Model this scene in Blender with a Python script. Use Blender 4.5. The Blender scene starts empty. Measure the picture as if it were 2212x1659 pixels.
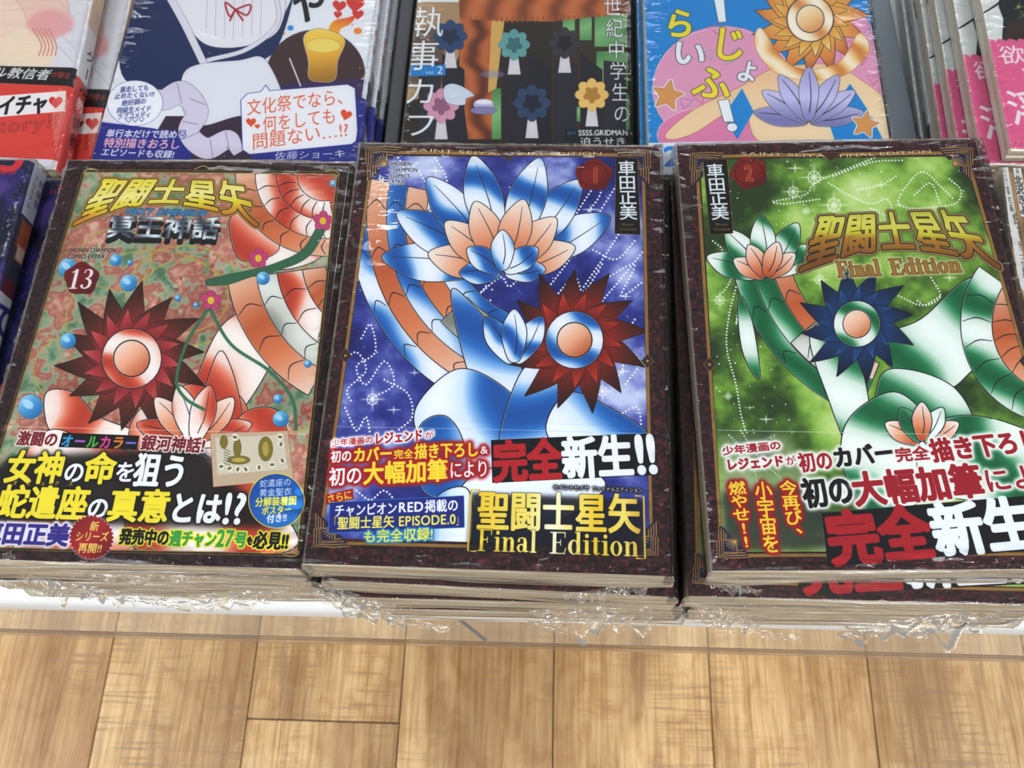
import bpy, bmesh, math, random
import numpy as np
from mathutils import Vector, Matrix, noise as mnoise

# ------------------------------------------------------------------ camera, world, lights, exposure
SC = bpy.context.scene
COL = SC.collection
FPX = 2000.0                                     # focal length in pixels of the 2212 x 1659 frame
CX = Vector((0.99878662, 0.01338374, -0.04739377))   # world X seen from the camera (right, down, forward)
CY = Vector((0.03131711, -0.91532282, 0.4015014))
CZ = Vector((-0.03800701, -0.40249846, -0.91463132))
EYE = Vector((0, 0, 1.15))
cam_data = bpy.data.cameras.new('camera')
cam = bpy.data.objects.new('camera', cam_data)
COL.objects.link(cam)
SC.camera = cam
cam_data.sensor_width = 36.0
cam_data.lens = FPX * 36.0 / 2212.0
cam_data.clip_start = 0.02
right = Vector((CX[0], CY[0], CZ[0])); down = Vector((CX[1], CY[1], CZ[1])); fwd = Vector((CX[2], CY[2], CZ[2]))
m = Matrix((right, -down, -fwd)).transposed().to_4x4()
m.translation = EYE
cam.matrix_world = m
cam_data.dof.use_dof = True
cam_data.dof.focus_distance = 0.395
cam_data.dof.aperture_fstop = 24.0

world = bpy.data.worlds.new('world'); SC.world = world
world.use_nodes = True
world.node_tree.nodes['Background'].inputs[0].default_value = (0.90, 0.95, 1.0, 1)
world.node_tree.nodes['Background'].inputs[1].default_value = 0.36

SC.view_settings.view_transform = 'Standard'
SC.view_settings.look = 'None'
SC.view_settings.gamma = 1.0
SC.view_settings.exposure = -0.13
SC.view_settings.use_curve_mapping = False
SC.cycles.transparent_max_bounces = 32
SC.cycles.max_bounces = 8

def strip_light(x, y, z, lx, ly, power, color=(0.93, 0.97, 1.0)):
    d = bpy.data.lights.new('ceiling_strip_light', 'AREA')
    d.shape = 'RECTANGLE'; d.size = lx; d.size_y = ly; d.energy = power; d.color = color
    o = bpy.data.objects.new('ceiling_strip_light', d); COL.objects.link(o)
    o.location = (x, y, z)
    return o
for sy_, w_ in ((3.0, 31), (4.0, 31), (-0.75, 34), (-1.7, 34)):
    for sx_ in (-1.0, 0.0, 1.0) if sy_ > 0 else (-1.0, 1.0):
        strip_light(sx_ * 1.25, sy_, 2.75, 1.1, 0.18, w_ * (.7 if sy_ > 0 else 1.0))
for sx_ in (-2.35, 2.35):
    for sy_ in (0.1, 1.5): strip_light(sx_, sy_, 2.75, 0.18, 1.1, 14)
strip_light(-0.58, 1.66, 2.75, 0.07, 0.05, 0.8)

# ------------------------------------------------------------------ pixel <-> world helpers
CXn = np.array(CX); CYn = np.array(CY); CZn = np.array(CZ)
def at(u, v, z):
    """the world point at height z that the photograph shows at pixel (u, v)"""
    r = np.stack([np.asarray(u, float) - 1106, np.asarray(v, float) - 829.5, np.full(np.shape(u), FPX)], -1)
    t = (z - EYE.z) / (r @ CZn)
    return (r @ CXn) * t, (r @ CYn) * t

# ------------------------------------------------------------------ materials
def new_mat(name):
    mt = bpy.data.materials.new(name); mt.use_nodes = True
    return mt, mt.node_tree, mt.node_tree.nodes['Principled BSDF']
def N(nt, kind, **kw):
    n = nt.nodes.new(kind)
    for k, v in kw.items(): setattr(n, k, v)
    return n
def plain(name, col, rough=0.5, metal=0.0, bump=0.0, bscale=300):
    mt, nt, p = new_mat(name)
    p.inputs['Roughness'].default_value = rough
    p.inputs['Metallic'].default_value = metal
    tc = N(nt, 'ShaderNodeTexCoord'); nz = N(nt, 'ShaderNodeTexNoise')
    nz.inputs['Scale'].default_value = bscale
    nt.links.new(tc.outputs['Object'], nz.inputs['Vector'])
    mx = N(nt, 'ShaderNodeMix', data_type='RGBA')
    mx.inputs[6].default_value = (*col, 1); mx.inputs[7].default_value = (*[c * 0.9 for c in col], 1)
    nt.links.new(nz.outputs[0], mx.inputs[0]); nt.links.new(mx.outputs[2], p.inputs['Base Color'])
    if bump:
        b = N(nt, 'ShaderNodeBump'); b.inputs['Strength'].default_value = bump; b.inputs['Distance'].default_value = 0.0005
        nt.links.new(nz.outputs[0], b.inputs['Height']); nt.links.new(b.outputs[0], p.inputs['Normal'])
    return mt

def film_mat(name, tint, base, stretch, bump, rough=0.07, scale=60, milk=0.0, milkc=(0.74, 0.66, 0.52)):
    """clear shrink film: what lies behind shows through, its wrinkles glint"""
    mt = bpy.data.materials.new(name); mt.use_nodes = True
    nt = mt.node_tree
    nt.nodes.remove(nt.nodes['Principled BSDF'])
    out = nt.nodes['Material Output']
    tr = N(nt, 'ShaderNodeBsdfTransparent'); tr.inputs[0].default_value = (*tint, 1)
    gl = N(nt, 'ShaderNodeBsdfGlossy'); gl.inputs['Roughness'].default_value = rough
    gl.inputs['Color'].default_value = (1, 1, 1, 1)
    tc = N(nt, 'ShaderNodeTexCoord'); mp = N(nt, 'ShaderNodeMapping')
    mp.inputs['Scale'].default_value = stretch
    nz = N(nt, 'ShaderNodeTexNoise'); nz.inputs['Scale'].default_value = scale
    nz.inputs['Detail'].default_value = 4; nz.inputs['Distortion'].default_value = 1.2
    bp = N(nt, 'ShaderNodeBump'); bp.inputs['Strength'].default_value = bump; bp.inputs['Distance'].default_value = 0.002
    if name == 'clear_shrink_film':
        at_ = N(nt, 'ShaderNodeAttribute'); at_.attribute_name = 'pinch'
        ma = N(nt, 'ShaderNodeMath', operation='MULTIPLY_ADD'); ma.inputs[1].default_value = 0.45; ma.inputs[2].default_value = bump
        nt.links.new(at_.outputs['Fac'], ma.inputs[0]); nt.links.new(ma.outputs[0], bp.inputs['Strength'])
        n2 = N(nt, 'ShaderNodeTexNoise'); n2.inputs['Scale'].default_value = 80; n2.inputs['Detail'].default_value = 3; n2.inputs['Distortion'].default_value = 1.6
        nt.links.new(tc.outputs['Object'], n2.inputs['Vector'])
        mm = N(nt, 'ShaderNodeMath', operation='MULTIPLY'); nt.links.new(n2.outputs[0], mm.inputs[0]); nt.links.new(at_.outputs['Fac'], mm.inputs[1])
        nzs = N(nt, 'ShaderNodeMath', operation='ADD')
    nt.links.new(tc.outputs['Object'], mp.inputs[0]); nt.links.new(mp.outputs[0], nz.inputs['Vector'])
    nt.links.new(nz.outputs[0], bp.inputs['Height'])
    if name == 'clear_shrink_film':
        nt.links.new(nz.outputs[0], nzs.inputs[0]); nt.links.new(mm.outputs[0], nzs.inputs[1]); nt.links.new(nzs.outputs[0], bp.inputs['Height'])
    fr = N(nt, 'ShaderNodeFresnel'); fr.inputs['IOR'].default_value = 1.5
    nt.links.new(bp.outputs[0], fr.inputs['Normal']); nt.links.new(bp.outputs[0], gl.inputs['Normal'])
    mu = N(nt, 'ShaderNodeMath', operation='MULTIPLY_ADD', use_clamp=True)
    mu.inputs[1].default_value = 0.8; mu.inputs[2].default_value = base
    nt.links.new(fr.outputs[0], mu.inputs[0])
    mx = N(nt, 'ShaderNodeMixShader')
    body = tr.outputs[0]
    if milk:
        df = N(nt, 'ShaderNodeBsdfDiffuse'); df.inputs[0].default_value = (*milkc, 1)
        mk = N(nt, 'ShaderNodeMixShader'); mr = N(nt, 'ShaderNodeMapRange'); mr.inputs[1].default_value = 0.35; mr.inputs[2].default_value = 0.65
        mr.inputs[3].default_value = milk * 0.3; mr.inputs[4].default_value = milk * 1.5
        nt.links.new(nz.outputs[0], mr.inputs[0]); nt.links.new(mr.outputs[0], mk.inputs[0])
        nt.links.new(tr.outputs[0], mk.inputs[1]); nt.links.new(df.outputs[0], mk.inputs[2]); body = mk.outputs[0]
    nt.links.new(mu.outputs[0], mx.inputs[0]); nt.links.new(body, mx.inputs[1]); nt.links.new(gl.outputs[0], mx.inputs[2])
    nt.links.new(mx.outputs[0], out.inputs['Surface'])
    return mt
M_film = film_mat('clear_shrink_film', (0.985, 0.985, 0.98), 0.0, (1.0, 2.0, 6.0), 0.05, 0.05)
M_flap = film_mat('crumpled_film', (0.95, 0.91, 0.84), 0.02, (1.0, 1.6, 1.6), 0.35, 0.10, 50, 0.13, (0.62, 0.52, 0.38))
M_side = film_mat('pinched_film', (0.97, 0.94, 0.88), 0.07, (0.12, 1.0, 7.0), 1.0, 0.18, 70, 0.20, (0.84, 0.75, 0.60))


def page_mat():
    mt, nt, p = new_mat('page_edges')
    p.inputs['Roughness'].default_value = 0.8
    tc = N(nt, 'ShaderNodeTexCoord'); mp = N(nt, 'ShaderNodeMapping')
    mp.inputs['Scale'].default_value = (6, 6, 3200)
    nz = N(nt, 'ShaderNodeTexNoise'); nz.inputs['Scale'].default_value = 1.0; nz.inputs['Detail'].default_value = 3
    nt.links.new(tc.outputs['Object'], mp.inputs[0]); nt.links.new(mp.outputs[0], nz.inputs['Vector'])
    cr = N(nt, 'ShaderNodeValToRGB')
    e = cr.color_ramp.elements
    e[0].position = 0.30; e[0].color = (0.50, 0.42, 0.31, 1)
    e[1].position = 0.62; e[1].color = (0.88, 0.80, 0.66, 1)
    nt.links.new(nz.outputs[0], cr.inputs[0]); nt.links.new(cr.outputs[0], p.inputs['Base Color'])
    b = N(nt, 'ShaderNodeBump'); b.inputs['Strength'].default_value = 0.5; b.inputs['Distance'].default_value = 0.0004
    nt.links.new(nz.outputs[0], b.inputs['Height']); nt.links.new(b.outputs[0], p.inputs['Normal'])
    return mt
M_page = page_mat()

def cover_mat(name, img, rough=0.38):
    mt, nt, p = new_mat(name)
    t = N(nt, 'ShaderNodeTexImage'); t.image = img; t.extension = 'EXTEND'; t.interpolation = 'Linear'
    nt.links.new(t.outputs[0], p.inputs['Base Color'])
    p.inputs['Roughness'].default_value = rough
    p.inputs['Specular IOR Level'].default_value = 0.35
    return mt

def wood_mat():
    mt, nt, p = new_mat('oak_plank')
    L = nt.links
    tc = N(nt, 'ShaderNodeTexCoord'); oi = N(nt, 'ShaderNodeObjectInfo')
    off = N(nt, 'ShaderNodeMath', operation='MULTIPLY'); off.inputs[1].default_value = 37.0
    L.new(oi.outputs['Random'], off.inputs[0])
    cmb = N(nt, 'ShaderNodeCombineXYZ'); L.new(off.outputs[0], cmb.inputs[0]); L.new(off.outputs[0], cmb.inputs[2])
    add = N(nt, 'ShaderNodeVectorMath', operation='ADD'); L.new(tc.outputs['Object'], add.inputs[0]); L.new(cmb.outputs[0], add.inputs[1])
    def nz(scale, st, det=4, dist=0.0):
        mp = N(nt, 'ShaderNodeMapping'); mp.inputs['Scale'].default_value = st
        n = N(nt, 'ShaderNodeTexNoise'); n.inputs['Scale'].default_value = scale; n.inputs['Detail'].default_value = det; n.inputs['Distortion'].default_value = dist
        L.new(add.outputs[0], mp.inputs[0]); L.new(mp.outputs[0], n.inputs['Vector']); return n.outputs[0]
    def mix(fac, a, b, mode='MIX'):
        mx = N(nt, 'ShaderNodeMix', data_type='RGBA', blend_type=mode)
        for s, i in ((fac, 0), (a, 6), (b, 7)):
            if isinstance(s, (tuple, float)): mx.inputs[i].default_value = s if isinstance(s, float) else (*s, 1)
            else: L.new(s, mx.inputs[i])
        return mx.outputs[2]
    def ramp(s, a, b):
        r = N(nt, 'ShaderNodeMapRange'); r.inputs[1].default_value = a; r.inputs[2].default_value = b; r.interpolation_type = 'SMOOTHSTEP'
        L.new(s, r.inputs[0]); return r.outputs[0]
    broad = ramp(nz(1.0, (9, 1.7, 1), 3, 0.6), 0.34, 0.66)
    grain = ramp(nz(1.0, (230, 7, 1), 4, 0.2), 0.42, 0.68)
    cath = ramp(nz(1.0, (26, 3.0, 1), 2, 2.2), 0.56, 0.68)
    vein = ramp(nz(1.0, (60, 3.2, 1), 1, 3.0), 0.62, 0.70)
    saw = ramp(nz(1.0, (13, 300, 1), 3, 0.3), 0.47, 0.66)
    sawm = ramp(nz(1.0, (12, 9, 1), 2, 0.0), 0.40, 0.60)
    c = mix(broad, (0.34, 0.185, 0.066), (0.68, 0.455, 0.205))
    c = mix(grain, c, (0.76, 0.69, 0.58), 'MULTIPLY')
    fine = ramp(nz(1.0, (420, 14, 1), 2, 0.0), 0.5, 0.62)
    c = mix(fine, c, (0.86, 0.80, 0.70), 'MULTIPLY')
    blot = ramp(nz(1.0, (40, 26, 1), 3, 1.0), 0.44, 0.66)
    c = mix(blot, c, (0.86, 0.78, 0.66), 'MULTIPLY')
    f = N(nt, 'ShaderNodeMath', operation='MULTIPLY'); L.new(cath, f.inputs[0]); f.inputs[1].default_value = 0.42
    c = mix(f.outputs[0], c, (0.29, 0.16, 0.07))
    f3 = N(nt, 'ShaderNodeMath', operation='MULTIPLY'); L.new(vein, f3.inputs[0]); f3.inputs[1].default_value = 0.35
    c = mix(f3.outputs[0], c, (0.22, 0.12, 0.055))
    f2 = N(nt, 'ShaderNodeMath', operation='MULTIPLY'); L.new(saw, f2.inputs[0]); L.new(sawm, f2.inputs[1])
    f4 = N(nt, 'ShaderNodeMath', operation='MULTIPLY'); L.new(f2.outputs[0], f4.inputs[0]); f4.inputs[1].default_value = 0.72
    c = mix(f4.outputs[0], c, (0.27, 0.155, 0.07))
    hs = N(nt, 'ShaderNodeHueSaturation'); L.new(c, hs.inputs['Color'])
    vr = N(nt, 'ShaderNodeMapRange'); vr.inputs[3].default_value = 1.08; vr.inputs[4].default_value = 1.34
    L.new(oi.outputs['Random'], vr.inputs[0]); L.new(vr.outputs[0], hs.inputs['Value'])
    hs.inputs['Saturation'].default_value = 0.94
    L.new(hs.outputs[0], p.inputs['Base Color'])
    p.inputs['Roughness'].default_value = 0.36
    b = N(nt, 'ShaderNodeBump'); b.inputs['Strength'].default_value = 0.25; b.inputs['Distance'].default_value = 0.0006
    L.new(grain, b.inputs['Height']); L.new(b.outputs[0], p.inputs['Normal'])
    return mt
M_wood = wood_mat()
M_joint = plain('dark_joint', (0.12, 0.11, 0.105), 0.7)
M_white = plain('white_lacquer', (0.80, 0.81, 0.81), 0.5, bump=0.03)
M_dark = plain('dark_metal', (0.05, 0.05, 0.055), 0.5)
def acrylic_mat():
    mt = bpy.data.materials.new('clear_acrylic'); mt.use_nodes = True
    nt = mt.node_tree; nt.nodes.remove(nt.nodes['Principled BSDF'])
    tr = N(nt, 'ShaderNodeBsdfTransparent'); tr.inputs[0].default_value = (0.98, 0.98, 0.97, 1)
    df = N(nt, 'ShaderNodeBsdfDiffuse'); df.inputs[0].default_value = (0.75, 0.66, 0.52, 1)
    gl = N(nt, 'ShaderNodeBsdfGlossy'); gl.inputs['Roughness'].default_value = 0.3
    nz = N(nt, 'ShaderNodeTexNoise'); nz.inputs['Scale'].default_value = 14
    m1 = N(nt, 'ShaderNodeMixShader'); m1.inputs[0].default_value = 0.22
    nt.links.new(tr.outputs[0], m1.inputs[1]); nt.links.new(df.outputs[0], m1.inputs[2])
    mr = N(nt, 'ShaderNodeMapRange'); mr.inputs[3].default_value = 0.05; mr.inputs[4].default_value = 0.12
    nt.links.new(nz.outputs[0], mr.inputs[0]); nt.links.new(mr.outputs[0], m1.inputs[0])
    fr = N(nt, 'ShaderNodeFresnel'); fr.inputs[0].default_value = 1.45
    m2 = N(nt, 'ShaderNodeMixShader'); nt.links.new(fr.outputs[0], m2.inputs[0])
    nt.links.new(m1.outputs[0], m2.inputs[1]); nt.links.new(gl.outputs[0], m2.inputs[2])
    nt.links.new(m2.outputs[0], nt.nodes['Material Output'].inputs['Surface'])
    return mt
M_acrylic = acrylic_mat()
M_lip = film_mat('acrylic_lip', (0.80, 0.74, 0.66), 0.0, (1, 1, 1), 0.02, 0.15, 20, 0.1, (0.45, 0.36, 0.26))  # lip tinted brown to draw the shadow line along the rail

# ------------------------------------------------------------------ object helpers
def link(name, me, mat=None, parent=None):
    o = bpy.data.objects.new(name, me); COL.objects.link(o)
    if mat is not None and not me.materials: me.materials.append(mat)
    if parent is not None: o.parent = parent
    return o
def tag(o, label, cat, group=None):
    o['label'] = label; o['category'] = cat
    if group: o['group'] = group
    return o
def empty(name, loc, rz=0.0):
    o = bpy.data.objects.new(name, None); COL.objects.link(o)
    o.location = loc; o.rotation_euler = (0, 0, rz); o.empty_display_size = 0.02
    return o
def bm_box(bm, x0, x1, y0, y1, z0, z1, bev=0.0, seg=2):
    r = bmesh.ops.create_cube(bm, size=1)
    for v in r['verts']:
        v.co = Vector(((x0 + x1) / 2 + v.co.x * (x1 - x0), (y0 + y1) / 2 + v.co.y * (y1 - y0), (z0 + z1) / 2 + v.co.z * (z1 - z0)))
    if bev:
        es = list({e for v in r['verts'] for e in v.link_edges})
        bmesh.ops.bevel(bm, geom=es, offset=bev, segments=seg, affect='EDGES', profile=0.5)
def bm_mesh(name, bm, smooth=False):
    me = bpy.data.meshes.new(name); bm.to_mesh(me); bm.free()
    if smooth:
        for p in me.polygons: p.use_smooth = True
    return me
def grid_mesh(name, P, UV=None, smooth=True, closed_u=False):
    """P: (rows, cols, 3) array -> quad grid mesh"""
    R, C = P.shape[:2]
    idx = np.arange(R * C).reshape(R, C)
    a = idx[:-1, :-1].ravel(); b = idx[:-1, 1:].ravel(); c = idx[1:, 1:].ravel(); d = idx[1:, :-1].ravel()
    F = np.stack([a, b, c, d], 1)
    me = bpy.data.meshes.new(name)
    me.from_pydata(P.reshape(-1, 3).tolist(), [], F.tolist())
    if UV is not None:
        uv = me.uv_layers.new(name='UVMap')
        uv.data.foreach_set('uv', UV.reshape(-1, 2)[F.ravel()].ravel().astype(np.float32))
    if smooth: me.polygons.foreach_set('use_smooth', [True] * len(me.polygons))
    me.update()
    return me

# ------------------------------------------------------------------ a small 2D painter for the printed covers
_gl = {}
def glyph(ch):
    """outline contours of one character, from Blender's built-in font"""
    if ch in _gl: return _gl[ch]
    c = bpy.data.curves.new('g', 'FONT'); c.body = ch
    o = bpy.data.objects.new('g', c); COL.objects.link(o)
    bpy.context.view_layer.update()
    k = o.to_curve(bpy.context.evaluated_depsgraph_get())
    out = []
    for s in k.splines:
        b = s.bezier_points; n = len(b)
        if n < 2: continue
        co = np.array([[*p.co[:2], *p.handle_right[:2], *p.handle_left[:2]] for p in b])
        nx = np.roll(co, -1, axis=0)
        t = np.linspace(0, 1, 5)[:-1][None, :, None]
        p0 = co[:, None, 0:2]; p1 = co[:, None, 2:4]; p2 = nx[:, None, 4:6]; p3 = nx[:, None, 0:2]
        out.append(((1 - t) ** 3 * p0 + 3 * (1 - t) ** 2 * t * p1 + 3 * (1 - t) * t * t * p2 + t ** 3 * p3).reshape(-1, 2))
    o.to_curve_clear(); bpy.data.objects.remove(o); bpy.data.curves.remove(c)
    if ord(ch) > 0x2000: adv = 1.0
    elif out: adv = max(p[:, 0].max() for p in out) + 0.07
    else: adv = 0.3
    _gl[ch] = (out, adv)
    return _gl[ch]

def ell(cx, cy, rx, ry, n=28, rot=0, rev=False):
    t = np.linspace(0, 2 * np.pi, n, endpoint=False)
    if rev: t = t[::-1]
    x = rx * np.cos(t); y = ry * np.sin(t)
    return np.stack([cx + x * np.cos(rot) - y * np.sin(rot), cy + x * np.sin(rot) + y * np.cos(rot)], 1)
def rc(x0, y0, x1, y1): return np.array([(x0, y0), (x1, y0), (x1, y1), (x0, y1)], float)
def serif(ch):
    """high-contrast roman letters drawn as polygons (same em box as glyph())"""
    s, hl = 0.13, 0.035
    if ch == 'F' or ch == 'E':
        o = [rc(.02, 0, .33, hl), rc(.02, .7 - hl, .56, .7), rc(.11, 0, .11 + s, .7), rc(.24, .35, .40, .35 + hl), rc(.38, .26, .41, .46),
             np.array([(.53, .7), (.53, .52), (.56, .5), (.57, .7)])]
        if ch == 'E': o += [rc(.02, 0, .56, hl), np.array([(.54, 0), (.60, .2), (.57, .2), (.5, 0)])]
        return o, .64
    if ch == 'i': return [rc(.02, 0, .28, hl), rc(.09, 0, .09 + s, .46), rc(.02, .46 - hl, .15, .46), ell(.155, .6, .07, .07)], .31
    if ch == 'l': return [rc(.02, 0, .28, hl), rc(.09, 0, .09 + s, .72), rc(.02, .72 - hl, .15, .72)], .31
    if ch == 'n': return [rc(.02, 0, .26, hl), rc(.08, 0, .08 + s, .46), rc(.02, .46 - hl, .12, .46), rc(.3, 0, .54, hl),
                          np.array([(.35, 0), (.48, 0), (.48, .34), (.44, .44), (.36, .48), (.26, .44), (.2, .36), (.2, .33), (.27, .4), (.33, .42), (.35, .36)])], .57
    if ch == 'a': return [np.array([(.28, .02), (.41, 0), (.48, .03), (.48, .06), (.42, .05), (.41, .1), (.41, .34), (.37, .45), (.24, .48), (.1, .45), (.05, .37), (.08, .31), (.15, .33), (.14, .42), (.23, .44), (.28, .4)]),
                          ell(.17, .13, .14, .13), ell(.2, .13, .07, .1, rev=True), np.array([(.28, .24), (.28, .28), (.14, .25), (.2, .22)])], .51
    if ch == 'd': return [ell(.22, .23, .2, .24), ell(.24, .23, .09, .2, rev=True), rc(.32, 0, .32 + s, .72), rc(.26, .72 - hl, .36, .72), rc(.4, 0, .5, hl)], .53
    if ch == 'o': return [ell(.23, .23, .21, .24), ell(.23, .23, .09, .205, rev=True)], .48
    if ch == 't': return [rc(.09, .05, .09 + s, .56), rc(.01, .43, .31, .46), np.array([(.09, .1), (.12, .01), (.2, -.01), (.31, .06), (.3, .09), (.24, .05), (.2, .08)])], .35
    if ch == '1': return [rc(.08, 0, .42, .04), rc(.18, 0, .32, .7), np.array([(.32, .7), (.06, .6), (.06, .57), (.2, .6)])], .5
    if ch == '3': return [np.array([(.06, .56), (.1, .67), (.24, .71), (.4, .66), (.45, .54), (.4, .42), (.3, .37), (.42, .32), (.48, .2), (.43, .06), (.28, -.01), (.1, .01), (.02, .1), (.06, .16), (.14, .14), (.15, .05), (.25, .04), (.32, .1), (.34, .2), (.3, .3), (.18, .34), (.18, .38), (.28, .42), (.31, .54), (.28, .64), (.2, .67), (.12, .62), (.13, .56)])], .53
    return [], .28

def boxblur(a, r):
    if r < 1: return a
    for ax in (0, 1):
        p = [(0, 0)] * a.ndim; p[ax] = (r + 1, r)
        c = np.cumsum(np.pad(a, p, mode='edge'), axis=ax)
        n = a.shape[ax]
        sl1 = [slice(None)] * a.ndim; sl2 = [slice(None)] * a.ndim
        sl1[ax] = slice(2 * r + 1, 2 * r + 1 + n); sl2[ax] = slice(0, n)
        a = (c[tuple(sl1)] - c[tuple(sl2)]) / (2 * r + 1)
    return a
def blur(a, s):
    r = int(round(s * 0.9))
    return boxblur(boxblur(a, r), r) if r >= 1 else a
def dilate(a, r):
    if r < 0.35: return a
    R = int(math.ceil(r)); out = a.copy(); H, W = a.shape
    pad = np.pad(a, R)
    for dy in range(-R, R + 1):
        for dx in range(-R, R + 1):
            d = math.hypot(dx, dy)
            if d == 0 or d > r + 0.7: continue
            k = min(1.0, r + 0.7 - d)
            np.maximum(out, pad[R + dy:R + dy + H, R + dx:R + dx + W] * k, out=out)
    return out
def raster(polys, W, H):
    xs, ys, xe, ye = [], [], [], []
    for p in polys:
        q = np.roll(p, -1, axis=0)
        xs.append(p[:, 0]); ys.append(p[:, 1]); xe.append(q[:, 0]); ye.append(q[:, 1])
    x0 = np.concatenate(xs); y0 = np.concatenate(ys); x1 = np.concatenate(xe); y1 = np.concatenate(ye)
    sg = np.sign(y1 - y0); k = sg != 0
    x0, y0, x1, y1, sg = x0[k], y0[k], x1[k], y1[k], sg[k]
    sw = sg < 0
    xa = np.where(sw, x1, x0); ya = np.where(sw, y1, y0); xb = np.where(sw, x0, x1); yb = np.where(sw, y0, y1)
    r0 = np.floor(ya).astype(int); n = np.floor(yb).astype(int) - r0 + 1
    e = np.repeat(np.arange(len(n)), n); r = np.arange(n.sum()) - np.repeat(np.cumsum(n) - n, n) + r0[e]
    a = np.maximum(ya[e], r); b = np.minimum(yb[e], r + 1.0)
    sl = (xb - xa)[e] / (yb - ya)[e]
    pa = xa[e] + (a - ya[e]) * sl; pb = xa[e] + (b - ya[e]) * sl
    m_ = np.clip(np.ceil(np.abs(pb - pa) / 0.6).astype(int), 1, 4000)
    e2 = np.repeat(np.arange(len(m_)), m_); j = np.arange(m_.sum()) - np.repeat(np.cumsum(m_) - m_, m_)
    t = (j + 0.5) / m_[e2]
    x = pa[e2] + (pb - pa)[e2] * t; dy = ((b - a) / m_)[e2] * sg[e][e2] if False else ((b - a)[e2] / m_[e2]) * sg[e[e2]]
    row = r[e2]; ok = (row >= 0) & (row < H)
    x = np.clip(x[ok], 0, W - 1.001); dy = dy[ok]; row = row[ok]
    c = np.floor(x).astype(int); fx = x - c
    acc = np.bincount(row * (W + 1) + c, dy * (1 - fx), H * (W + 1)) + np.bincount(row * (W + 1) + c + 1, dy * fx, H * (W + 1))
    return np.clip(np.abs(np.cumsum(acc.reshape(H, W + 1), axis=1)[:, :W]), 0, 1)
def spline(pts, closed=True, n=8):
    P = np.array(pts, float)
    if closed: a, b, c, d = np.roll(P, 1, 0), P, np.roll(P, -1, 0), np.roll(P, -2, 0)
    else:
        E_ = np.vstack([2 * P[0] - P[1], P, 2 * P[-1] - P[-2]]); a, b, c, d = E_[:-3], E_[1:-2], E_[2:-1], E_[3:]
    t = np.linspace(0, 1, n, endpoint=False)[None, :, None]
    a, b, c, d = [q[:, None, :] for q in (a, b, c, d)]
    r = 0.5 * (2 * b + (c - a) * t + (2 * a - 5 * b + 4 * c - d) * t ** 2 + (3 * b - a - 3 * c + d) * t ** 3)
    r = r.reshape(-1, 2)
    return r if closed else np.vstack([r, P[-1]])
def hexc(s): return np.array([int(s[i:i + 2], 16) / 255 for i in (0, 2, 4)])
def C_(c): return hexc(c) if isinstance(c, str) else c
_nz = {}
def vnoise(W, H, cell, seed, octs=4, sy=1.0):
    rng = np.random.default_rng(seed)
    out = np.zeros((H, W)); amp = 1.0; tot = 0
    for o in range(octs):
        cw = max(2, cell / 2 ** o); ch = max(2, cell * sy / 2 ** o)
        g = rng.random((int(H / ch) + 3, int(W / cw) + 3))
        y = np.arange(H) / ch; x = np.arange(W) / cw
        yi = y.astype(int); xi = x.astype(int)
        fy = (y - yi); fx = (x - xi); fy = (fy * fy * (3 - 2 * fy))[:, None]; fx = (fx * fx * (3 - 2 * fx))[None]
        v = (g[yi][:, xi] * (1 - fx) + g[yi][:, xi + 1] * fx) * (1 - fy) + (g[yi + 1][:, xi] * (1 - fx) + g[yi + 1][:, xi + 1] * fx) * fy
        out += v * amp; tot += amp; amp *= 0.5
    return out / tot
def ramp(v, stops):
    xs = [s[0] for s in stops]; cs = np.array([C_(s[1]) for s in stops])
    return np.stack([np.interp(v, xs, cs[:, i]) for i in range(3)], -1)

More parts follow.
